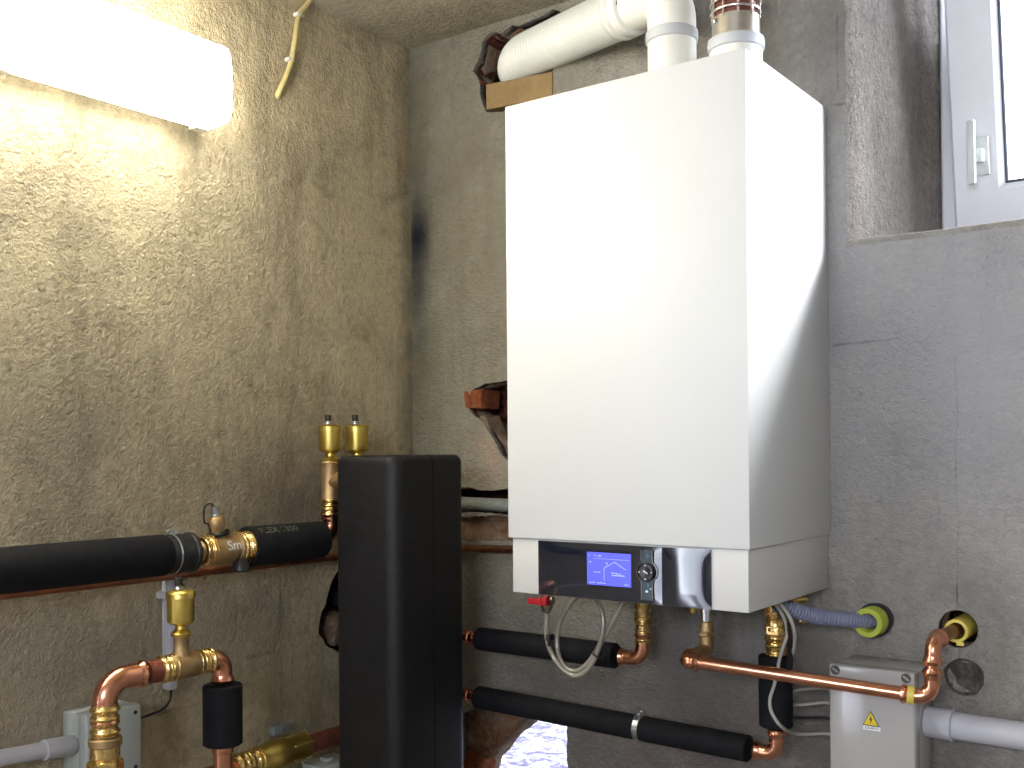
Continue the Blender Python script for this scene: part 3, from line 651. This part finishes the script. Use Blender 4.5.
# second vent behind the foam box
y2 = L(357, 440, XP).y; v2 = thing('air_vent', (XP, y2, pz+.1), 'brass air vent peeping over the black foam box', 'air vent')
zt2 = lambda py: L(357, py, XP).z
air_vent(v2, V(XP, y2, zt2(462)), zt2(427)-zt2(452), .0238, 'vent_body')
t = MB(); t.lathe((XP, y2, zt2(520)), (0,0,1), [(0,.0185),(zt2(463)-zt2(520),.0185)], 28)
t.lathe((XP, y2, zt2(490)), V(1,0,0), [(0,.0165),(.08,.0165)], 28); t.build('tee', 'bronze', v2)

# ------------------------------------------------------------------ black moulded foam box
bx0, bx1, by0, byb = .131, .300, -.388, -.174
btop = L(400, 455, .3).z+.0; bbot = .60
bseam = L(434, 600, .3).y
fb = thing('foam_box', ((bx0+bx1)/2, (by0+byb)/2, bbot), 'tall black moulded foam box with rounded edges left of the boiler', 'insulation box')
def shell(y0, y1, front, name):
    R = .030; rt = .016; n = 8; rings = []
    def outline(ins, z):
        pts = []
        def arc(cx, cyy, a0, r_):
            for k in range(n+1):
                a = a0+PI/2*k/n; pts.append(V(cx+r_*math.cos(a), cyy+r_*math.sin(a), z))
        x0, x1 = bx0+ins, bx1-ins; r_ = max(R-ins, .004)
        ya, yb2 = (y0+ins, y1) if front else (y0, y1-ins)
        if front:
            arc(x1-r_, ya+r_, -PI/2, r_); pts.append(V(x1, yb2, z)); pts.append(V(x0, yb2, z)); arc(x0+r_, ya+r_, PI, r_)
        else:
            pts.append(V(x1, ya, z)); arc(x1-r_, yb2-r_, 0, r_); arc(x0+r_, yb2-r_, PI/2, r_); pts.append(V(x0, ya, z))
        return pts
    t = MB(); rings.append(outline(0, bbot))
    for k in range(7): a = PI/2*k/6; rings.append(outline(rt*(1-math.cos(a)), btop-rt+rt*math.sin(a)))
    t.rings(rings); return t.build(name, 'epp', fb)
shell(by0, bseam-.0012, True, 'front_shell'); shell(bseam+.0012, byb, False, 'rear_shell')
t = MB(); t.box((bx0+.012, bseam-.0012, bbot+.01), (bx1-.006, bseam+.0012, btop-.012)); t.build('seam', 'rubber', fb)

# ------------------------------------------------------------------ lower left pipework
XQ = .20
def Q(px, py): return L(px, py, XQ)
yv = Q(105, 720).y; zh = Q(185, 665).z; yt = Q(181, 660).y; ye = Q(222.5, 680).y
lp = thing('heating_pipe', (XQ, yv, zh-.2), 'copper pipe loop with brass tee and air vent at lower left', 'pipe')
rq = .0172
t = MB(); elbow(t, (XQ, yv, zh-.2), (XQ, yv+.0, zh), (XQ, yt, zh), .056, rq, .010); t.build('elbow', 'copper', lp)
t = MB(); t.tube([(XQ, Q(146,668).y, zh), (XQ, Q(160,668).y, zh)], rq+.0012, 24); t.build('pipe_section', 'copper_dark', lp)
zq = lambda py: Q(105, py).z
t = MB(); fitting(t, V(XQ, yv, zq(736)), V(XQ, yv, zq(704)), .0195); t.build('press_fitting', 'brass', lp)
t = MB(); t.lathe((XQ, yv, zq(746)), (0,0,1), [(0,.022),(.002,.0245),(.012,.0245),(.014,.022)], 32); t.build('union_ring', 'bronze', lp)
t = MB(); t.lathe((XQ, yv, zq(762)), (0,0,1), [(0,.020),(.006,.020),(.008,.022),(zq(746)-zq(762),.0215)], 32); t.hex((XQ, yv, zq(800)), (0,0,1), zq(760)-zq(800), .0265); t.build('union_nut', 'brass', lp)
t = MB(); fitting(t, V(XQ, Q(158,665).y, zh), V(XQ, Q(175,665).y, zh), .0195); t.build('press_fitting', 'brass', lp)
t = MB(); fitting(t, V(XQ, Q(193,660).y, zh), V(XQ, Q(212,660).y, zh), .0185); t.build('press_fitting', 'brass', lp)
zv = lambda py: Q(181, py).z
t = MB(); t.lathe((XQ, Q(170,665).y, zh), (0,1,0), [(0,.0185),(.003,.0205),(Q(200,660).y-Q(170,665).y-.003,.0205),(Q(200,660).y-Q(170,665).y,.0185)], 32)
t.lathe((XQ, yt, zh), (0,0,1), [(0,.0145),(.022,.0135),(.026,.0115),(zv(638)-zh,.0115),(zv(636)-zh,.0125),(zv(632)-zh,.0125),(zv(631)-zh,.010)], 24); t.build('tee', 'bronze', lp)
air_vent(lp, V(XQ, yt, zv(640)+.006), zv(591)-zv(624)-.003, .0222)
t = MB(); elbow(t, (XQ, Q(206,660).y, zh), (XQ, ye, zh), (XQ, ye, zh-.12), .030, .0150, .012); t.build('elbow', 'copper', lp)
ze = lambda py: Q(224, py).z
t = MB(); t.lathe((XQ, ye, ze(800)), (0,0,1), [(0,.0155),(ze(690)-ze(800),.0155)], 24); t.lathe((XQ, ye, ze(752)), (0,0,1), [(0,.017),(.004,.018),(.012,.017)], 24); t.build('pipe_section', 'copper', lp)
t = MB(); t.lathe((XQ, ye, ze(744)), (0,0,1), [(0,.030),(.002,.0325),(ze(684)-ze(744)-.002,.0325),(ze(684)-ze(744),.0305)], 12 if False else 32); t.build('insulation_sleeve', 'foam', lp)

# brass non-return valve low down, running to the foam box
XU = .105; ua = L(205, 768, XU); uz = L(285, 752, XU).z
un = thing('check_valve', (XU, L(285,750,XU).y, uz-.03), 'brass check valve on a copper pipe low beside the foam box', 'valve')
def yu(px): return L(px, 750, XU).y
t = MB(); t.tube([(XU, yu(190), uz), (XU, yu(244), uz)], .0155, 20); t.build('pipe_section', 'copper_dull', un)
t = MB(); fitting(t, V(XU, yu(232), uz), V(XU, yu(258), uz), .0215); t.build('press_fitting', 'brass', un)
t = MB(); t.lathe((XU, yu(256), uz), (0,1,0), [(0,.019),(.004,.024),(.02,.025),(.03,.028),(yu(284)-yu(256),.029),(yu(286)-yu(256),.026),(yu(300)-yu(256),.0265),(yu(306)-yu(256),.0225)], 32)
vbb = t.build('valve_body', 'vent', un)
t = MB(); t.hex((XU, yu(287), uz), (0,1,0), yu(306)-yu(287), .0275); t.build('hex_nut', 'vent', un)
t = MB(); t.tube([(XU, yu(305), uz), (XU, by0-.02, uz)], .0185, 24); t.tube([(XU, by0-.021, uz), (XU, by0+.12, uz)], .019, 24); t.build('pipe_section', 'copper_dark', un)
c = L(325, 763, .09); t = MB(); t.box(c-V(.03,.035,.007), c+V(.03,.055,.004), .002); t.box(c-V(.089,.010,.007), c+V(-.020,.012,.001), .001); t.box(c+V(-.010,-.006,.004), c+V(.012,.012,.012), .002)
tag(t.build('pipe_bracket', 'jboxl'), 'pale grey pipe bracket under the brass check valve', 'bracket')
c = L(280, 729, .010); t = MB(); t.box(c-V(.0105,.022,.010), c+V(.008,.022,.010), .003); t.lathe(c+V(.008,0,0), (1,0,0), [(0,.006),(.003,.006)], 12)
tag(t.build('wall_clip', simple('grey_blue_clip', (.20,.24,.24), .5)), 'small blue-grey wall clip above the brass check valve', 'clip')

# ------------------------------------------------------------------ junction box on the left wall + conduits
jy0, jy1 = L(86, 720, .07).y, L(141, 720, .07).y; jz1 = L(86, 716, .07).z; jz0 = jz1-.115
jb = thing('junction_box', (0, (jy0+jy1)/2, jz0), 'small grey junction box on the left wall behind the copper loop', 'junction box')
t = MB(); t.box((0.0005, jy0, jz0), (.048, jy1, jz1), .004); t.build('housing', 'jboxl', jb)
t = MB(); t.box((.0485, jy0-.001, jz0-.001), (.072, jy1+.001, jz1+.001), .005, 3); t.build('lid', 'jboxl', jb)
for sy in (0, 1):
    for s_ in (0, 1):
        t = MB(); t.lathe((.0715, (jy0+.012, jy1-.012)[sy], (jz0+.012, jz1-.012)[s_]), (1,0,0), [(0,.0035),(.0015,.0032),(.0016,0)], 14); t.build('screw', 'ink', jb)
t = MB(); gy = jy1; gzz = L(141, 718, .045).z; t.lathe((.045, gy-.001, gzz), (0,1,0), [(0,.008),(.004,.008),(.005,.0065),(.011,.0055)], 16); t.build('cable_gland', 'jboxl', jb)
ca = L(0, 757, .035); cbp = L(76, 743, .035)
pd = thing('conduit', (.035, ca.y, ca.z-.02), 'grey plastic conduit entering the small junction box from the left edge', 'conduit')
dv = (cbp-ca).normalized(); dv = V(0, 1, dv.z/dv.y*1.0).normalized(); zc1 = (jz0+jz1)/2-.0
e_ = V(.035, jy0-.0005, L(76, 744, .035).z)
t = MB(); t.tube([e_-dv*.6, e_-dv*.02], .0130, 24); t.build('conduit_pipe', 'pvc', pd)
t = MB(); t.lathe(e_-dv*.052, dv, [(0,.0135),(.001,.0165),(.050,.0165),(.052,.015)], 28); t.build('coupling', 'pvc', pd)
c1 = L(170, 575, .012); c2 = L(171, 689, .012); vyv = (c1.y+c2.y)/2
vc = thing('conduit', (0, vyv, c2.z), 'thin pale vertical cable conduit on the left wall behind the air vent', 'conduit')
t = MB(); t.box((.001, vyv-.011, c2.z), (.022, vyv+.009, pz-.03), .003); t.build('conduit_pipe', 'pvc', vc)
t = MB(); t.box((.0005, vyv-.022, L(170,594,.01).z-.006), (.024, vyv+.012, L(170,594,.01).z+.006), .002); t.build('conduit_clip', 'pvc', vc)
t = MB(); t.tube(smooth_path([(.012, vyv, c2.z+.01), (.012, vyv, c2.z-.005), L(170,700,.02), L(163,709,.03), L(152,714,.04), (.045, gy+.012, gzz), (.045, gy+.008, gzz)]), .0024, 8)
tag(t.build('cable', 'cable_black'), 'thin black cable looping from the thin conduit to the small junction box', 'cable')
# dark pipe end behind the box in the left wall hole
c = L(340, 598, -.01); t = MB(); t.lathe((-.06, c.y+.02, c.z), (1,0,0), [(0,.024),(.10,.024),(.105,.018)], 24)
tag(t.build('pipe_stub', 'rubber'), 'black pipe end in the broken left wall behind the foam box', 'pipe')
c = L(333, 628, -.02); chunk('brick', c, (.05,.04,.06), 'rubble', 'rubble lump in the broken left wall behind the foam box', .3, .010)

# ------------------------------------------------------------------ insulated pipes on the back wall
def run(name, pA, pB, label, ri, corner, top, rpipe, Rb, parts):
    th = thing(name, (pA.x, pA.y, pA.z-.03), label, 'pipe'); ax = (pB-pA); n = ax.normalized()
    # bare copper end turning into the foam box
    t = MB(); t.tube(densify(path([V(.205, -.18, pA.z-n.z*(pA.x-.205)), V(.205, pA.y, pA.z-n.z*(pA.x-.205)), pA+n*.03], .02), .01), rpipe, 20)
    t.lathe(pA-n*.030, n, [(0,rpipe*1.02),(.002,rpipe*1.22),(.007,rpipe*1.25),(.009,rpipe*1.1),(.02,rpipe*1.1)], 24); t.build('pipe_end', 'copper', th)
    cuts = parts or [1.0]; s0 = 0; Lx = ax.length
    for k, s1 in enumerate(cuts):
        a, b_ = pA+n*(Lx*s0), pA+n*(Lx*s1-.002); l = (b_-a).length
        t = MB(); t.lathe(a, n, [(.004,rpipe),(0,ri*.9),(.002,ri),(l-.002,ri),(l,ri*.9),(l-.006,rpipe)], 36); t.build('insulation_sleeve', 'foam', th); s0 = s1+.012
        if s1 < 1: clamp(th, pA+n*(Lx*(s1+.006)), n, ri*.99, V(0,-.3,1))
    t = MB(); elbow(t, pB-n*.02, corner, top, Rb, rpipe, .012); t.build('elbow', 'copper', th)
    return th
pA, pB = B(479, 638.5, .10), B(617, 656, .10); n = (pB-pA).normalized(); cx = B(643, 640, .10).x
cor = pA+n*((cx-pA.x)/n.x); up = V(cor.x, cor.y, BZ0)
k1 = run('heating_pipe', pA, pB, 'black foam-clad pipe under the left of the boiler rising at a copper elbow', .0240, cor, up, .0125, .040, None)
zz = lambda px, py, d: B(px, py, d).z
t = MB(); fitting(t, V(cor.x, cor.y, zz(643,643,.1)), V(cor.x, cor.y, zz(643,619,.1)), .0145); t.build('press_fitting', 'brass', k1)
t = MB(); t.lathe((cor.x, cor.y, zz(643,620,.1)), (0,0,1), [(0,.015),(.002,.0175),(.006,.0175),(.008,.0155),(.03,.0155),(.032,.017),(.05,.017),(BZ0-.0005-zz(643,620,.1),.016)], 28); t.build('union_nut', 'brass', k1)
pA, pB = B(478, 697, .10), B(750, 749, .115); n = (pB-pA).normalized(); cx = B(777, 740, .115).x; cor = pA+n*((cx-pA.x)/n.x); up = V(cor.x, cor.y, BZ0)
k2 = run('heating_pipe', pA, pB, 'long black foam-clad pipe with hose clamp lowest on the back wall', .0232, cor, up, .0118, .030, [.635, 1.0])
zt3 = lambda py: B(776, py, .115).z
t = MB(); l = zt3(655)-zt3(726); t.lathe((cor.x-.001, cor.y, zt3(726)), (0,0,1), [(.003,.012),(0,.026),(.002,.0285),(l-.002,.0285),(l,.026),(l-.004,.012)], 36); t.build('insulation_sleeve', 'foam', k2)
t = MB(); fitting(t, V(cor.x, cor.y, zt3(657)), V(cor.x, cor.y, zt3(636)), .0168); t.build('press_fitting', 'brass', k2)
t = MB(); t.lathe((cor.x, cor.y, zt3(638)), (0,0,1), [(0,.015),(.003,.0165),(.012,.0165),(.014,.0185),(.018,.0185),(.02,.017),(.034,.016),(.038,.0185),(BZ0-.0005-zt3(638)-.002,.0185),(BZ0-.0005-zt3(638),.015)], 28); t.hex((cor.x, cor.y, zt3(634)), (0,0,1), .016, .0195); t.build('union_nut', 'brass', k2)

# ------------------------------------------------------------------ filling hose with red tap
DH = .21
cv = B(547, 603, DH)
fh = thing('filling_hose', (cv.x, cv.y, B(560,676,DH).z), 'coiled clear filling hose with red tap under the boiler', 'hose')
path_px = [(547,613,.21),(547,638,.205),(553,656,.20),(563,669,.20),(575,676,.20),(587,670,.20),(596,655,.20),(602,635,.20),(603,616,.195),(597,601,.19),(588,594,.18),(577,597,.17),(568,606,.17),(560,622,.175),(557,640,.18),(559,656,.185),(566,668,.19),(577,671,.19),(588,663,.19),(598,648,.19),(608,631,.19),(617,614,.185),(625,600,.18),(629,590,.18)]
t = MB(); t.tube(smooth_path([B(x, y, d) for x, y, d in path_px], 6), .0047, 12); t.build('clear_hose', 'clear', fh)
t = MB(); t.lathe((cv.x, cv.y, B(547,612,DH).z), (0,0,1), [(0,.007),(.006,.0095),(.010,.0115),(.016,.0115),(.018,.009),(.055,.009)], 20); t.lathe(cv+V(.0,0,.006), (-1,0,0), [(-.014,.007),(.014,.007)], 16); t.build('tap_body', simple('nickel', (.35,.31,.24), .35, 1), fh)
t = MB(); t.box(cv+V(-.034,-.016,-.003), cv+V(.006,-.006,.009), .003); t.box(cv+V(-.006,-.018,-.004), cv+V(.010,-.004,.014), .003); t.build('tap_handle', 'red', fh)
c = B(596.5, 653, .195); t = MB(); q = 12; dd = V(.6,0,.8); w_ = V(.8,0,-.6)
t.tube([c+w_*(.0135*math.cos(2*PI*k/20))+V(0,1,0)*(.012*math.sin(2*PI*k/20)) for k in range(20)], .0016, 6, closed=True); t.build('cable_tie', 'cable_black', fh)
c = B(551, 637, .20); t = MB(); t.box(c-V(.004,.012,.006), c+V(.004,.006,.006), .002); t.box(c+V(-.002,-.010,-.016), c+V(.002,-.004,-.006), .001); t.build('hose_clip', 'rubber', fh)

# ------------------------------------------------------------------ gas pipe
DG = .15
g0 = B(706, 606, DG); g1 = B(706, 649, DG); g2 = V(g1.x, -.232, g1.z-.006); g3 = B(927, 694, .13); g4 = B(937.5, 632, .13); g4 = V(g3.x+.004, -.13, gh.z); g5 = V(gh.x, .08, gh.z)
gp = thing('gas_pipe', (g1.x, g1.y, g1.z-.05), 'bright bare copper pipe crossing under the boiler to the wall opening', 'pipe')
rg_ = .0108
g4 = V(gh.x-.004, -.139, gh.z+.0); g3 = V(g4.x-.003, -.139, B(925,696,.13).z)
nn = (g3-g2).normalized()
t = MB(); t.tube([g2+nn*.02, g3-nn*.03], rg_, 20); t.build('pipe_section', 'copper', gp)
t = MB(); elbow(t, g2+nn*.04, g2, g1+V(0,0,0)-V(0,0,.004), .013, rg_+.001, .008); t.build('elbow', 'copper', gp)
t = MB(); elbow(t, g2-nn*0, g3, g4, .030, rg_, .014); t.build('elbow', 'copper', gp)
t = MB(); elbow(t, g3, g4, V(gh.x, 0, gh.z), .024, rg_, .012); t.build('elbow', 'copper', gp)
t = MB(); t.tube([V(g3.x, g3.y, g3.z+.02), V(g4.x, g4.y, g4.z-.02)], rg_, 20); t.build('pipe_section', 'copper', gp)
t = MB(); t.tube([V(g4.x, -.10, gh.z), V(gh.x, .08, gh.z)], rg_, 20); t.build('pipe_section', 'copper_dull', gp)
t = MB(); c = g3-nn*.036; t.lathe(c, nn, [(0,rg_+.002),(.001,rg_+.0034),(.010,rg_+.0034),(.011,rg_+.002)], 24); t.build('press_marker', 'yellow', gp)
t = MB(); t.lathe((gh.x+.002, -.022, gh.z), (0,1,0), [(0,.0138),(.001,.0188),(.10,.0188)], 30, caps=False); t.lathe((gh.x+.002, -.022, gh.z), (0,1,0), [(0,.0188),(.001,.0138),(.09,.0138)], 30, caps=False)
t.box((gh.x+.002, -.022, gh.z-.024), (gh.x+.014, -.020, gh.z-.017), .0008); ys2 = t.build('wall_sleeve', 'yellow', gp); ys2['label'] = 'yellow wall sleeve'
zg = lambda py: B(706, py, DG).z
t = MB(); t.lathe((g0.x, -DG, zg(621)), (0,0,1), [(0,.0092),(BZ0-.0005-zg(621),.0092)], 20); t.build('steel_stub', 'chrome', gp)
t = MB(); t.lathe((g0.x, -DG, zg(633)), (0,0,1), [(0,.0125),(.004,.0135),(.012,.0125),(.014,.0115),(.02,.0115),(.022,.008)], 24); t.hex((g0.x, -DG, zg(636)), (0,0,1), .008, .0150)
t.tube(path([V(g0.x, -DG, zg(636)), V(g0.x, -DG, g1.z-.002), V(g0.x, -DG-.055, g1.z-.005)], .016), .0128, 24); t.build('union_nut', 'bronze', gp)
t = MB(); c = V(g0.x, -DG-.014, g1.z+.004); t.lathe(c, (-.3,-1,.2), [(0,.006),(.006,.006),(.007,.004)], 14); t.build('test_plug', 'brass', gp)
c = B(693, 611, .14); t = MB(); t.lathe(c, (0,0,1), [(-.004,.003),(-.002,.006),(.008,.0065),(.010,.003),(.02,.003)], 14); tag(t.build('drain_plug', 'vent'), 'tiny yellow brass plug under the boiler beside the steel stub', 'plug')

# ------------------------------------------------------------------ condensate hose
ch = thing('drain_hose', (dh.x, 0, dh.z-.03), 'grey corrugated drain hose entering the wall through a lime green seal', 'hose')
hp_ = [B(775,604,.16), B(797,611,.135), B(815,616,.11), B(835,618.5,.085), B(853,620,.06), B(866,620.5,.035), V(dh.x-.002, -.005, dh.z), V(dh.x, .04, dh.z)]
t = MB(); t.tube(densify(smooth_path(hp_), .0012), lambda s: .0128+.0010*math.sin(2*PI*s/.0055), 22); t.build('corrugated_hose', 'hosegrey', ch)
t = MB(); t.lathe((dh.x, .03, dh.z), (0,-1,0), [(0,.024),(.030,.0265),(.045,.0285),(.052,.0285),(.054,.0265),(.054,.0225)], 36, caps=False); t.build('rubber_plug', 'rubber', ch)
t = MB(); t.lathe((dh.x, -.012, dh.z), (0,-1,0), [(0,.0250),(.0435,.0250),(.0450,.0240),(.0450,.0165),(.042,.0145),(.0,.0140)], 36, caps=False); t.build('seal_ring', 'lime', ch)
c = B(796, 600, .10); t = MB(); t.lathe(c, V(-.5,-1,0), [(-.02,.007),(0,.007),(.002,.010),(.008,.010),(.010,.006),(.011,0)], 20); t.tube([c+V(0,0,.002), c+V(0,.01,.06)], .005, 12)
tag(t.build('brass_nipple', 'brass'), 'shiny brass nipple under the boiler right corner', 'fitting')
c = B(802, 621, .09); t = MB(); t.lathe(c-V(.008,0,0), V(1,0,.0), [(0,.0025),(.004,.004),(.010,.004),(.018,.002)], 12); t.tube([c, c+V(0,.005,.10)], .0025, 10)
tag(t.build('brass_valve', 'brass'), 'tiny brass tip hanging just below the grey drain hose', 'fitting')

# ------------------------------------------------------------------ junction box, right
DJ = .118
X0, X1_ = B(829.5, 690, DJ).x, B(914, 690, DJ).x; Z1 = B(829, 664.5, DJ).z; Z0 = Z1-.195
X1_ = max(X1_, X0+.135)
jr = thing('junction_box', ((X0+X1_)/2, 0, Z0), 'large grey junction box with yellow warning triangle under the gas pipe', 'junction box')
t = MB(); t.box((X0+.001, -.088, Z0+.001), (X1_-.001, -.0005, Z1-.001), .003); t.build('housing', 'jbox', jr)
t = MB(); t.box((X0-.001, -DJ, Z0-.001), (X1_+.001, -.089, Z1+.001), .004, 3); t.build('lid', 'jbox', jr)
for a in (X0+.010, X1_-.012):
    for b1 in (Z1-.008, Z0+.012):
        t = MB(); t.lathe((a, -DJ+.003, b1), (0,-1,0), [(0,.0078),(.0034,.0078),(.0042,.0066),(.0036,0)], 20); sc = t.build('screw', simple('dark_screw', (.06,.06,.06), .4), jr)
        t = MB(); t.box((a-.0055, -DJ-.0012, b1-.0012), (a+.0055, -DJ+.0005, b1+.0012), rot=Matrix.Rotation(.6, 3, 'Y')); t.build('screw_slot', 'jbox', sc)
# sticker
sc_ = B(871, 719, DJ); t = MB(); sb = B(871.5, 728.2, DJ)
t.box((sb.x-.0135, -DJ-.0006, sb.z-.0035), (sb.x+.0145, -DJ+.0002, sb.z+.0030)); wl_ = t.build('warning_label', 'sticker', jr); wl_['label'] = 'white label strip with small print'
text_obj('label_print', '230-400 V', .0052, (sb.x, -DJ-.0007, sb.z), (1,0,0), (0,0,1), M['ink'], wl_, .0001)
def tri(t, c, s, y0, y1): t.prism([(c.x-s, c.z-s*.82), (c.x+s, c.z-s*.82), (c.x, c.z+s*.95)], y0, y1)
t = MB(); tri(t, sc_, .0135, -DJ-.0009, -DJ+.0001); wt = t.build('warning_triangle', 'ink', jr); wt['label'] = 'yellow triangle with a lightning bolt'
t = MB(); tri(t, sc_+V(0,0,-.0002), .0116, -DJ-.0013, -DJ-.0005); t.build('triangle_field', 'warn', wt)
t = MB(); t.prism([(sc_.x+.0012, sc_.z+.0065), (sc_.x-.0028, sc_.z-.0012), (sc_.x-.0002, sc_.z-.0008), (sc_.x-.0012, sc_.z-.0085), (sc_.x+.0028, sc_.z+.0008), (sc_.x+.0004, sc_.z+.0005)], -DJ-.0017, -DJ-.0009); t.build('lightning_bolt', 'ink', wt)
gl_pts = []
for py in (691, 705, 720, 736):
    z = B(829, py, .06).z; t = MB(); t.lathe((X0+.003, -.05, z), (-1,0,0), [(0,.0105),(.005,.0105),(.006,.0090),(.014,.0085),(.019,.0070),(.020,.0045)], 18); t.build('cable_gland', 'jbox', jr); gl_pts.append(V(X0-.016, -.05, z))
def wire(pts, r, mat, label, name='cable'):
    t = MB(); t.tube(smooth_path(pts, 7), r, 10); return tag(t.build(name, mat), label, 'cable')
wire([gl_pts[0], gl_pts[0]+V(-.02,0,.001), B(798,690,.06), B(787,694,.07), B(780,691,.075), B(778,684,.078)][::1], .0028, 'cable_white', 'pale cable into the topmost gland of the large junction box')
wire([gl_pts[1], gl_pts[1]+V(-.02,0,.0), B(798,705,.065), B(786,702,.08), B(779,695,.083), B(776,686,.083), B(776,670,.083)], .0028, 'cable_white', 'pale cable into the second gland of the large junction box')
wire([gl_pts[2], gl_pts[2]+V(-.02,0,.0), B(800,718,.05), B(785,717,.05), B(768,712,.05)], .0026, 'cable_black', 'black cable into the third gland of the large junction box')
wire([gl_pts[3], gl_pts[3]+V(-.02,0,.0), B(797,734,.085), B(782,727,.15), B(772,713,.160), B(770,700,.160), B(774,686,.160), B(777,674,.160), B(779,662,.160), B(782,650,.16), B(787,634,.16), B(784,618,.17), B(776,604,.18)], .0030, 'cable_white', 'long pale cable swinging up from the lowest gland to the boiler')
wire([B(770,598,.18), B(780,604,.18), B(789,616,.18), B(794.5,632,.17), B(794,648,.15), B(790,662,.12), B(788,675,.09), B(789,690,.055)], .0032, 'cable_white', 'thick white cable arching down from the boiler right corner')
wire([B(766,600,.17), B(777,608,.17), B(785,620,.165), B(789,636,.155), B(790,655,.14), B(789,680,.12), B(790,710,.07)], .0052, 'cable_black', 'thick black cable beside the white cable under the boiler')

# conduit to the right
ra = B(932, 722, .05); rb = B(1023, 736, .05); nv = V(1, 0, (rb.z-ra.z)/(rb.x-ra.x)).normalized(); ra = V(X1_-.001, -.05, ra.z-(ra.x-X1_)*nv.z/nv.x)
cr = thing('conduit', (ra.x, -.05, ra.z-.03), 'fat grey plastic conduit leaving the large junction box to the right', 'conduit')
cpl = B(953, 725, .05).x-ra.x
t = MB(); t.tube([ra+nv*.02, ra+nv*.9], .0218, 30); t.build('conduit_pipe', 'pvc', cr)
t = MB(); t.lathe(ra, nv, [(0,.0225),(.002,.0250),(cpl-.004,.0250),(cpl-.002,.0262),(cpl,.0262),(cpl+.001,.0220)], 36); t.build('coupling', 'pvc', cr)
# mortar-filled core hole
mc = B(964, 677); t = MB(); t.lathe((mc.x, .004, mc.z), (0,-1,0), [(0,.032),(.0045,.031),(.0060,.028),(.0042,.025),(.0045,.018),(.0052,.01),(.005,0)], 32); t.rough(.0016, 60)
struct(t.build('trim_4', 'mortar', origin=(mc.x, 0, mc.z)))

# ------------------------------------------------------------------ camera, light
sc = bpy.context.scene
cd = bpy.data.cameras.new('camera'); cam = bpy.data.objects.new('camera', cd); COL.objects.link(cam)
mw = Matrix((( _r2.x, _u2.x, -_f.x, CAM.x), (_r2.y, _u2.y, -_f.y, CAM.y), (_r2.z, _u2.z, -_f.z, CAM.z), (0,0,0,1)))
cam.matrix_world = mw; cd.sensor_width = 36; cd.sensor_fit = 'HORIZONTAL'; cd.lens = 36*F/1024; cd.shift_y = (CY-384)/1024; cd.clip_start = .02
sc.camera = cam
w = bpy.data.worlds.new('sky'); sc.world = w; w.use_nodes = True; bg = w.node_tree.nodes['Background']; bg.inputs[0].default_value = (.80,.88,1,1); bg.inputs[1].default_value = 7.0
def area(name, loc, rot, sx_, sy_, e, col):
    l = bpy.data.lights.new(name, 'AREA'); l.shape = 'RECTANGLE'; l.size = sx_; l.size_y = sy_; l.energy = e; l.color = col
    o = bpy.data.objects.new(name, l); COL.objects.link(o); o.location = loc; o.rotation_euler = rot; return o
area('window_daylight', (2.05, .85, 2.25), (math.radians(-74), 0, math.radians(-24)), 1.5, 1.0, 150, (.82,.88,1))
area('door_daylight', (-.45, -2.45, 1.0), (0, math.radians(-90), 0), 1.9, 1.0, 52, (.86,.90,1))
area('rear_window_fill', (1.9, YR-.35, 1.95), (math.radians(80), 0, 0), 1.3, .7, 80, (.82,.88,1))  # fill light for the back wall, through the added rear window
sl_ = bpy.data.lights.new('sun', 'SUN'); sl_.energy = 9; sl_.angle = math.radians(14); sl_.color = (.95,.97,1)
so = bpy.data.objects.new('sun', sl_); COL.objects.link(so); so.location = (3, 3, 4); so.rotation_euler = Vector((-.95,-1,-1)).to_track_quat('-Z','Y').to_euler()
vs_ = sc.view_settings; vs_.view_transform = 'Standard'; vs_.look = 'None'; vs_.gamma = 1; vs_.exposure = 0.0; vs_.use_curve_mapping = False
